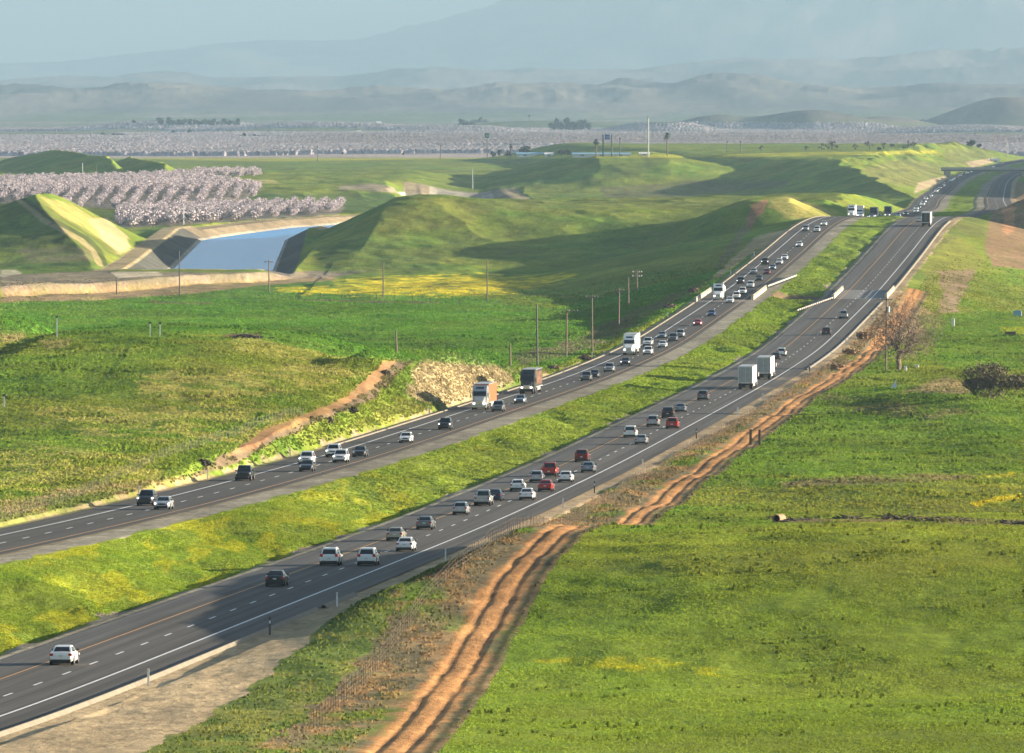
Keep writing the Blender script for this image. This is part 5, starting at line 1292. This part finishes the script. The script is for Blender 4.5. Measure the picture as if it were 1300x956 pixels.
def far_trees():
    r = np.random.default_rng(9); dk = mat('far_tree_leaves', (.030, .045, .028), .9, noise=.3, scale=.15)
    protos = []
    for s in range(4):
        c = blob_points(230, .5, .46, .52, r, 9); c[:, 2] = np.maximum(c[:, 2], .02); co = []; leafmass(co, c, .075, r, .8); co = np.concatenate(co).reshape(-1, 3)
        me = bpy.data.meshes.new('crown'); me.from_pydata([tuple(map(float, p)) for p in co], [], [tuple(range(i, i + 4)) for i in range(0, len(co), 4)]); me.materials.append(dk)
        tm = MB().tube((0, 0, 0), (0, 0, .5), .035, .02, 5).mesh('trunk', [M_('wood_pole')]); protos.append((me, tm))
    def tree(u, v, w, h, lab, grp):
        X, D, z = ground_hit(u, v); s = D / F; root = empty('broadleaf_tree', (X, D, z - .3), r.uniform(0, 6)); me, tm = protos[int(r.integers(4))]
        for nme, dat in (('crown', me), ('trunk', tm)):
            o = bpy.data.objects.new(nme, dat); COL.objects.link(o); o.parent = root
        root.scale = (w * s, w * s, h * s); tag(root, lab, 'tree', grp)
    for u, v, w, h, lab in [(626, 200, 11, 10, 'dark round tree right beside the green roadside sign'), (634, 199, 9, 11, 'dark tree wedged between the sign tree and the palm'), (645, 200, 13, 10, 'broad dark tree under the single palm by the long shed'),
                            (667, 196, 22, 13, 'largest round dark tree rising behind the long blue-roofed shed'), (713, 198, 13, 10, 'dark tree near the end of the blue-roofed shed'), (721, 198, 12, 9, 'low dark tree between the two long sheds'),
                            (1233, 188, 18, 12, 'dark tree on the rise above the overpass'), (1243, 188, 10, 7, 'smaller dark tree just beside the tree above the overpass'),
                            (1116, 191, 8, 5, 'small dark tree at the edge of the far green field'), (757, 198, 4, 4, 'tiny bush at the foot of the palm near the blue sign')]:
        tree(u, v, w, h, lab, 'dark trees around the farm sheds')
    for u0, u1, v, n, w, h, lab in [(212, 306, 161, 15, 11, 11, 'dark tree in the long windbreak far out on the plain'), (698, 752, 168, 9, 12, 18, 'tall dark tree in the dense grove far beyond the sheds'),
                                    (582, 604, 162, 4, 10, 11, 'dark tree in the small clump far behind the green sign'), (598, 618, 151, 4, 10, 10, 'bluish tree in the farthest small clump'),
                                    (127, 160, 175, 5, 8, 7, 'dark tree beside the far farmyard beyond the pink orchard'), (1150, 1185, 139, 7, 9, 7, 'hazy tree at the foot of the far dome hill'), (302, 330, 176, 5, 7, 7, 'dark tree in the short row on the far plain'),
                                    (1252, 1300, 187, 8, 8, 5, 'dark hedge tree above the far end of the highway')]:
        for k in range(n): tree(u0 + (u1 - u0) * (k + .5) / n + r.uniform(-1, 1), v, w * r.uniform(.8, 1.3), h * r.uniform(.7, 1.2), lab, lab[:40])
    for u, v, w, h, lab in [(203, 161, 14, 14, 'round dark tree at the near end of the far windbreak'), (170, 159, 10, 8, 'lone round tree out on the far plain'), (220, 172, 6, 9, 'narrow tree standing in the far pink orchard'), (241, 172, 7, 10, 'second narrow tree in the far pink orchard, slightly taller'),
                            (435, 197, 4, 5, 'small dark tree before the far orchard rows'), (512, 198, 5, 6, 'small tree left standing at the orchard edge beyond the yellow strip')]:
        tree(u, v, w, h, lab, 'single trees on the far plain')
    # bare scraggly trees along the far field edge
    tw = mat('twig_far', (.10, .085, .07), .9)
    for n, (u, v, h) in enumerate([(1043, 190, 9), (1050, 191, 8), (1056, 190, 12), (1062, 191, 8), (1086, 190, 8), (1104, 190, 12), (1122, 189, 8), (1152, 189, 11), (1160, 189, 9), (1024, 191, 6), (966, 192, 8), (1132, 189, 7)]):
        X, D, z = ground_hit(u, v); root = empty('leafless_tree', (X, D, z - .2)); segs = grow(40 + n, 1, 1.3, 3, 4, .03); k = h * D / F / max(s[1][2] for s in segs); t = MB(); c = MB()
        for p, q, r0, r1, lv in segs: (t if lv < 1 else c).tube(p * k, q * k, max(.02 * k * (1 if lv else 1.5) / (lv + 1), .16), .12, 3)
        t.build('trunk', tw, root); c.build('crown', tw, root); tag(root, 'scraggly leafless tree along the far edge of the green field', 'tree', 'leafless trees along the far field edge')
    # palms
    for u, v, vt, lab in [(757, 199, 177, 'shaggy palm tree beside the tall blue sign'), (847, 198, 168, 'tall slim palm tree beyond the pale tower'), (648.5, 200, 183, 'palm tree poking up behind the dark trees at the shed')]:
        X, D, z = ground_hit(u, v); H = (v - vt) * D / F; root = empty('palm_tree', (X, D, z))
        MB().tube((0, 0, -.3), (0, 0, H * .85), .45, .35, 7).build('trunk', M_('wood_pole'), root)
        co = []; 
        for k in range(46):
            a = r.uniform(0, 6.28); e = r.uniform(-1.1, 1.1); L = H * .15 * r.uniform(.8, 1.2) + .8; c = np.array([0, 0, H * .87])
            d = np.array([math.cos(a) * math.cos(e), math.sin(a) * math.cos(e), math.sin(e)]); s_ = np.cross(d, (0, 0, 1)); s_ = s_ / (np.linalg.norm(s_) + 1e-6) * .35
            p1 = c + d * L * .6; p2 = c + d * L + np.array([0, 0, -L * .35]); co += [c - s_ * .3, c + s_ * .3, p1 + s_, p1 - s_, p1 - s_, p1 + s_, p2 + s_ * .2, p2 - s_ * .2]
        co = np.array(co); np_mesh('frond', co, quads=np.arange(len(co)).reshape(-1, 4), mat=dk, parent=root)
        tag(root, lab, 'palm tree', 'palm trees near the sheds')

def signs_and_sheds():
    def sign(u, v, vt, w, h, m, lab, posts=1):
        X, D, z = ground_hit(u, v); s = D / F; H = (v - vt) * s; W = w * s; hh = h * s; root = empty('roadside_sign', (X, D, z))
        for k in range(posts):
            x = 0 if posts == 1 else (-.5 + k) * W * 1.7
            MB().tube((x, 0, -.5), (x, 0, H - (hh if posts == 1 else 0)), .42, .38, 8).build('post', M_('darkmetal'), root)
        b = MB().cbox(-W / 2, W / 2, -.6, .6, H - hh, H, .1).build('sign_box', M_(m), root)
        MB().box(-W * .36, W * .36, -.68, -.602, H - hh * .75, H - hh * .3).build('sign_panel', mat('sign_face_' + m, (.35, .42, .40) if m == 'sign_green' else (.16, .25, .55), .5), b)
        tag(root, lab, 'sign', 'tall roadside signs')
    sign(618.5, 200, 169, 6.5, 6, 'sign_green', 'tall dark green sign on a single post above the dark trees')
    sign(771, 199, 171, 6.5, 6.5, 'sign_blue', 'tall blue sign between two posts near the shaggy palm', 2)
    sign(672, 168, 146, 3, 2.5, 'darkmetal', 'far dark sign on a tall thin post out on the plain')
    for u, v, vt, r_, m, lab in [(823, 199, 150, .42, 'galv', 'tall pale tower pole rising over the far green field'), (787, 199, 177, .3, 'darkmetal', 'thin dark pole with small lamps near the blue sign'), (923, 194, 182, .3, 'darkmetal', 'thin dark post on the far field edge, nearer the tower'),
                                 (940, 194, 181, .3, 'darkmetal', 'thin dark post on the far field edge beside another post'), (403, 205, 187, .3, 'darkmetal', 'thin dark pole before the orchard rows behind the yellow strip'), (559, 203, 186, .3, 'darkmetal', 'thin dark pole on the yellow strip toward the green sign'),
                                 (1279, 199, 180, .3, 'galv', 'tall thin light pole beyond the overpass')]:
        X, D, z = ground_hit(u, v); H = (v - vt) * D / F; root = empty('tall_pole', (X, D, z))
        MB().tube((0, 0, -.5), (0, 0, H), r_, r_ * .8, 8).build('pole', M_(m), root); MB().cbox(-r_ * 1.6, r_ * 1.6, -r_ * 1.6, r_ * 1.6, H, H + 1.0, .1).build('cap', M_(m), root); tag(root, lab, 'pole', 'tall thin poles in the distance')
    def shed(u0, u1, v, h, roof, lab, wall='wall_white', D=None):
        X0, D, z = ground_hit((u0 + u1) / 2, v); s = D / F; W = (u1 - u0) * s; H = h * s; root = empty('farm_shed', (X0, D, z)); d = 14
        MB().box(-W / 2, W / 2, -d / 2, d / 2, -1, H * .55).build('wall', M_(wall), root)
        m = MB(); m.add([(-W / 2 - .6, -d / 2 - .8, H * .55), (W / 2 + .6, -d / 2 - .8, H * .55), (W / 2 + .6, 0, H), (-W / 2 - .6, 0, H), (-W / 2 - .6, d / 2 + .8, H * .55), (W / 2 + .6, d / 2 + .8, H * .55)], [(0, 1, 2, 3), (3, 2, 5, 4), (0, 3, 4), (1, 5, 2), (0, 4, 5, 1)]); m.build('roof', M_(roof), root)
        nw = max(1, int(W / 9))
        for k in range(min(nw, 12)):
            x = -W / 2 + W * (k + .5) / nw; MB().box(x - 1.2, x + 1.2, -d / 2 - .06, -d / 2 + .05, 0, H * .42).build('door', M_('roof_grey'), root)
        tag(root, lab, 'shed', 'farm sheds on the plain')
    for a in [(656, 698, 198, 4.6, 'roof_blue', 'long shed with pale blue roof under the largest round tree'), (727, 800, 198.5, 4.2, 'roof_blue', 'longest blue-roofed shed behind the shaggy palm and blue sign'), (692, 702, 199, 5, 'wall_white', 'small white shed at the end of the blue-roofed shed'),
              (812, 824, 198, 4, 'wall_white', 'low white shed at the foot of the pale tower pole'), (252, 259, 174, 2.2, 'wall_white', 'tiny white shed on the far plain near the narrow trees'), (14, 22, 173, 2.4, 'wall_white', 'white shed at the far edge of the plain by the pink orchard'),
              (674, 682, 168, 2, 'wall_white', 'small white shed at the foot of the far thin sign'), (452, 459, 168, 2, 'wall_white', 'little white shed in the middle of the far plain'), (924, 943, 134.5, 2, 'wall_white', 'long thin white shed near the foot of the mountains'),
              (252, 262, 126.5, 1.8, 'wall_white', 'white farm building high on the hazy slope'), (478, 484, 149, 4, 'wall_white', 'small white silo building on the hazy plain'), (868, 882, 166, 4, 'roof_grey', 'pale gabled barn beside the low green swell'),
              (407, 418, 146, 2.4, 'wall_white', 'pale shed on the hazy plain toward the hills'), (679, 684, 134, 2.4, 'wall_white', 'white speck of a house under the lower hills'), (1258, 1268, 206, 5, 'roof_grey', 'small grey building beyond the overpass'), (588, 592, 161, 2, 'wall_white', 'white hut below the small far clump of trees')]:
        shed(*a)
    # low white boxes, posts and the gate by the dirt track
    for u, v, w, h, c, lab in [(1150, 472, 3, 6, 'post_white', 'upright white box at the foot of the bare tree'), (1164, 467, 5, 3, 'post_white', 'low white box in the grass near the bare tree'), (1210, 414, 4, 9, 'post_white', 'white marker box at the corner of the shaded dirt yard'), (1292, 402, 10, 7, 'roof_blue', 'pale blue water tank at the edge of the pasture'), (1283, 427, 14, 5, 'post_brown', 'brown feed trough by the yellow flowers')]:
        X, D, z = ground_hit(u, v); s = D / F; root = empty('utility_box' if w < 8 else ('water_tank' if c == 'roof_blue' else 'feed_trough'), (X, D, z))
        MB().cbox(-w * s / 2, w * s / 2, -.5, .5, -.1, h * s, .06).build('body', M_(c), root); MB().cbox(-w * s * .55, w * s * .55, -.6, .6, h * s + .002, h * s + .12, .03).build('lid', M_(c), root); tag(root, lab, 'box' if w < 8 else ('tank' if c == 'roof_blue' else 'trough'))
    X, D, z = ground_hit(1136, 493); root = empty('marker_tent', (X, D, z)); m = MB(); m.add([(-.75, -.5, -.1), (.45, -.5, -.1), (.45, .5, -.1), (-.75, .5, -.1), (.2, 0, 1.15)], [(0, 1, 4), (1, 2, 4), (2, 3, 4), (3, 0, 4), (3, 2, 1, 0)]); m.build('cover', mat('pale_blue_sheet', (.55, .62, .70), .7), root); MB().tube((.2, 0, -.1), (.2, 0, 1.3), .04).build('pole', M_('galv'), root); tag(root, 'small pale blue pointed sheet at the crest of the near pasture', 'tarp')
    for u, lab in [(953, 'thick brown gate post closer to the highway by the dirt track'), (964.5, 'thick brown gate post at the edge of the orange dirt track')]:
        X, D, z = ground_hit(u, 566); root = empty('gate_post', (X, D, z)); MB().cbox(-.18, .18, -.18, .18, -.3, 2.2, .03).build('post', M_('post_brown'), root); MB().cbox(-.21, .21, -.21, .21, 2.2, 2.27, .02).build('cap', M_('post_brown'), root); tag(root, lab, 'gate post', 'gate posts')
    # culvert pipe and brush heaps in the near field
    X, D, z = ground_hit(986, 664); root = empty('culvert_pipe', (X, D, z)); n = 20; m = MB(); vs = []; 
    for (y, rr) in ((-.1, .40), (-.1, .31), (1.1, .31), (1.1, .40)):
        for k in range(n): a = 6.2832 * k / n; vs.append((rr * math.cos(a) + y * .5, y, .35 + rr * math.sin(a)))
    m.add(vs, [(i * n + k, i * n + (k + 1) % n, ((i + 1) % 4) * n + (k + 1) % n, ((i + 1) % 4) * n + k) for i in range(4) for k in range(n)]); m.build('pipe', mat('pipe_tan', (.30, .20, .12), .9), root)
    MB().tube((.1, .2, .35), (.5, 1.05, .35), .305, .305, 16).build('bore_shade', mat('bore_dark', (.01, .01, .01), 1), root); tag(root, 'short tan culvert pipe with dark opening lying in the near pasture', 'pipe')  # black plug stands in for the shade inside the pipe
    for k, (u, v, w, h, lab) in enumerate([(1078, 660, 26, 7, 'peaked dark brush heap in the near pasture, next along from the culvert pipe'), (1140, 660, 52, 9, 'largest dark brush heap, long and flat, in the near pasture'), (1205, 662, 34, 6, 'brownish brush heap beyond the longest one'), (1285, 666, 30, 6, 'low dark brush heap with pale scrap at its side'), (310, 430, 44, 5, 'low heap of dark stones on top of the grassy hill'), (1020, 661, 30, 3, 'thin line of dead brush just beside the culvert pipe')]):
        X, D, z = ground_hit(u, v); s = D / F; root = empty('brush_pile' if k != 4 else 'stone_heap', (X, D, z)); r = np.random.default_rng(60 + k); m = MB()
        for q in range(70):
            x = r.normal(0, .28) * w * s; y = r.normal(0, .8); hh = h * s * max(.05, 1 - abs(x) / (w * s * .62)) * r.uniform(.2, 1)
            if k == 4: m.cbox(x - .3, x + .3 * r.uniform(.5, 1.5), y - .3, y + .3, -.1, .1 + hh, .08)
            else: m.tube((x, y, -.05), (x + r.normal(0, .9), y + r.normal(0, .6), hh), .10, .05, 4)
        m.build('stone' if k == 4 else 'branches', mat('brush_dark', (.06, .05, .035), .95), root); tag(root, lab, 'stone heap' if k == 4 else 'brush pile', 'brush piles in the near pasture' if k != 4 else None)
    for u, v, h, lab in [(190.5, 429, 18, 'thin pale stake with a dark box on the grassy hilltop'), (203, 429, 17, 'thin pale stake on the grassy hilltop beside the boxed stake'), (5, 518, 14, 'white stake at the side of the grassy hill'), (72, 430, 26, 'thin stake near the tan bump behind the grassy hill')]:
        X, D, z = ground_hit(u, v); H = h * D / F; root = empty('wooden_stake', (X, D, z)); MB().box(-.09, .09, -.09, .09, -.3, H).build('stake', M_('post_white'), root); MB().box(-.22, .22, -.13, .13, H, H + .35).build('cap', M_('darkmetal'), root); tag(root, lab, 'stake')

def build_objects():
    poles()
    rail(float(XL(2424)) + 2.4, 2424, 72.4, 2500, 'long pale guardrail running from the oncoming bridge into the median')
    rail(float(XR(2358)) - 1.7, 2356, 66.0, 2283, 'long pale guardrail running from the outbound bridge down the median')
    parapet(XL, -10.7, 2330, 2400, 'concrete bridge parapet on the outer edge of the oncoming lanes')
    parapet(XL, 2.1, 2345, 2415, 'concrete bridge parapet at the median edge of the oncoming lanes')
    parapet(XR, -1.75, 2362, 2424, 'concrete bridge parapet at the median edge of the outbound lanes')
    parapet(XR, 10.85, 2366, 2424, 'concrete bridge parapet on the outer edge of the outbound lanes')
    overpass()
    fence([(float(XR(d)) + float(tfence(d)), d) for d in np.arange(640, 1960, 20)], 3.4, 1.45, 'long wire fence with dark posts following the dirt track beside the highway', 4)
    fence([(float(XL(d)) - 16 - 3 * math.sin(d / 90), d) for d in np.arange(900, 1420, 20)], 3.4, 1.3, 'rusty wire fence along the foot of the grassy hill', 3, 'wire')
    A = [ground_hit(u, v)[:2] for u, v in ((352, 376), (430, 380), (560, 386), (640, 388))]; fence(A, 14, 1.3, 'far wire fence crossing the green field below the yellow flowers', 2, r=.1)
    bare_tree()
    bush(1262, 507, 118, 46, 'wide dark shrub thicket at the edge of the near pasture', (.12, .10, .055), 'shrub_thicket', 5600, 'bush', None, .17, 3)
    r = random.Random(4)
    for k, (u, v, w, h, lab) in enumerate([(1080, 452, 26, 12, 'rust coloured weed clump on the verge below the bare tree'), (1062, 470, 22, 9, 'smaller rust coloured weed clump nearer the box trailers'), (1098, 432, 28, 13, 'tall tan weed clump beside the pole by the bare tree')]):
        bush(u, v, w, h, lab, (.36, .22, .12), 'weed_clump', 420, 'bush', 'weed clumps by the highway', .25, 20 + k)
    for k, (u, v, w, h, lab) in enumerate([(446, 527, 20, 9, 'dark round shrub at the lower end of the road cut'), (416, 537, 16, 7, 'second dark shrub in the bottom of the road cut'), (258, 597, 22, 9, 'grey brown shrub beside the black pickup truck'), (490, 480, 16, 8, 'dark shrub high up in the road cut')]):
        bush(u, v, w, h, lab, (.09, .075, .05), 'shrub', 420, 'bush', 'shrubs in the road cut', .25, 40 + k)
    for k, (u, v, w, h, lab) in enumerate([(703, 470, 20, 6, 'low scrub behind the black truck on the shaded bank'), (745, 458, 22, 7, 'low scrub on the bank behind the white semi truck'), (850, 392, 22, 7, 'brown scrub on the shaded bank above the light blue sedan'), (880, 372, 20, 7, 'brown scrub on the shaded bank near the tanker truck')]):
        bush(u, v, w, h, lab, (.22, .15, .10), 'scrub_bush', 300, 'bush', 'scrub on the shaded bank', .28, 50 + k)
    orchard(); far_orchard(); far_trees(); signs_and_sheds()
build_env()
build_ground()
build_haze()
build_roads()
build_grass()
build_vehicles()
build_objects()
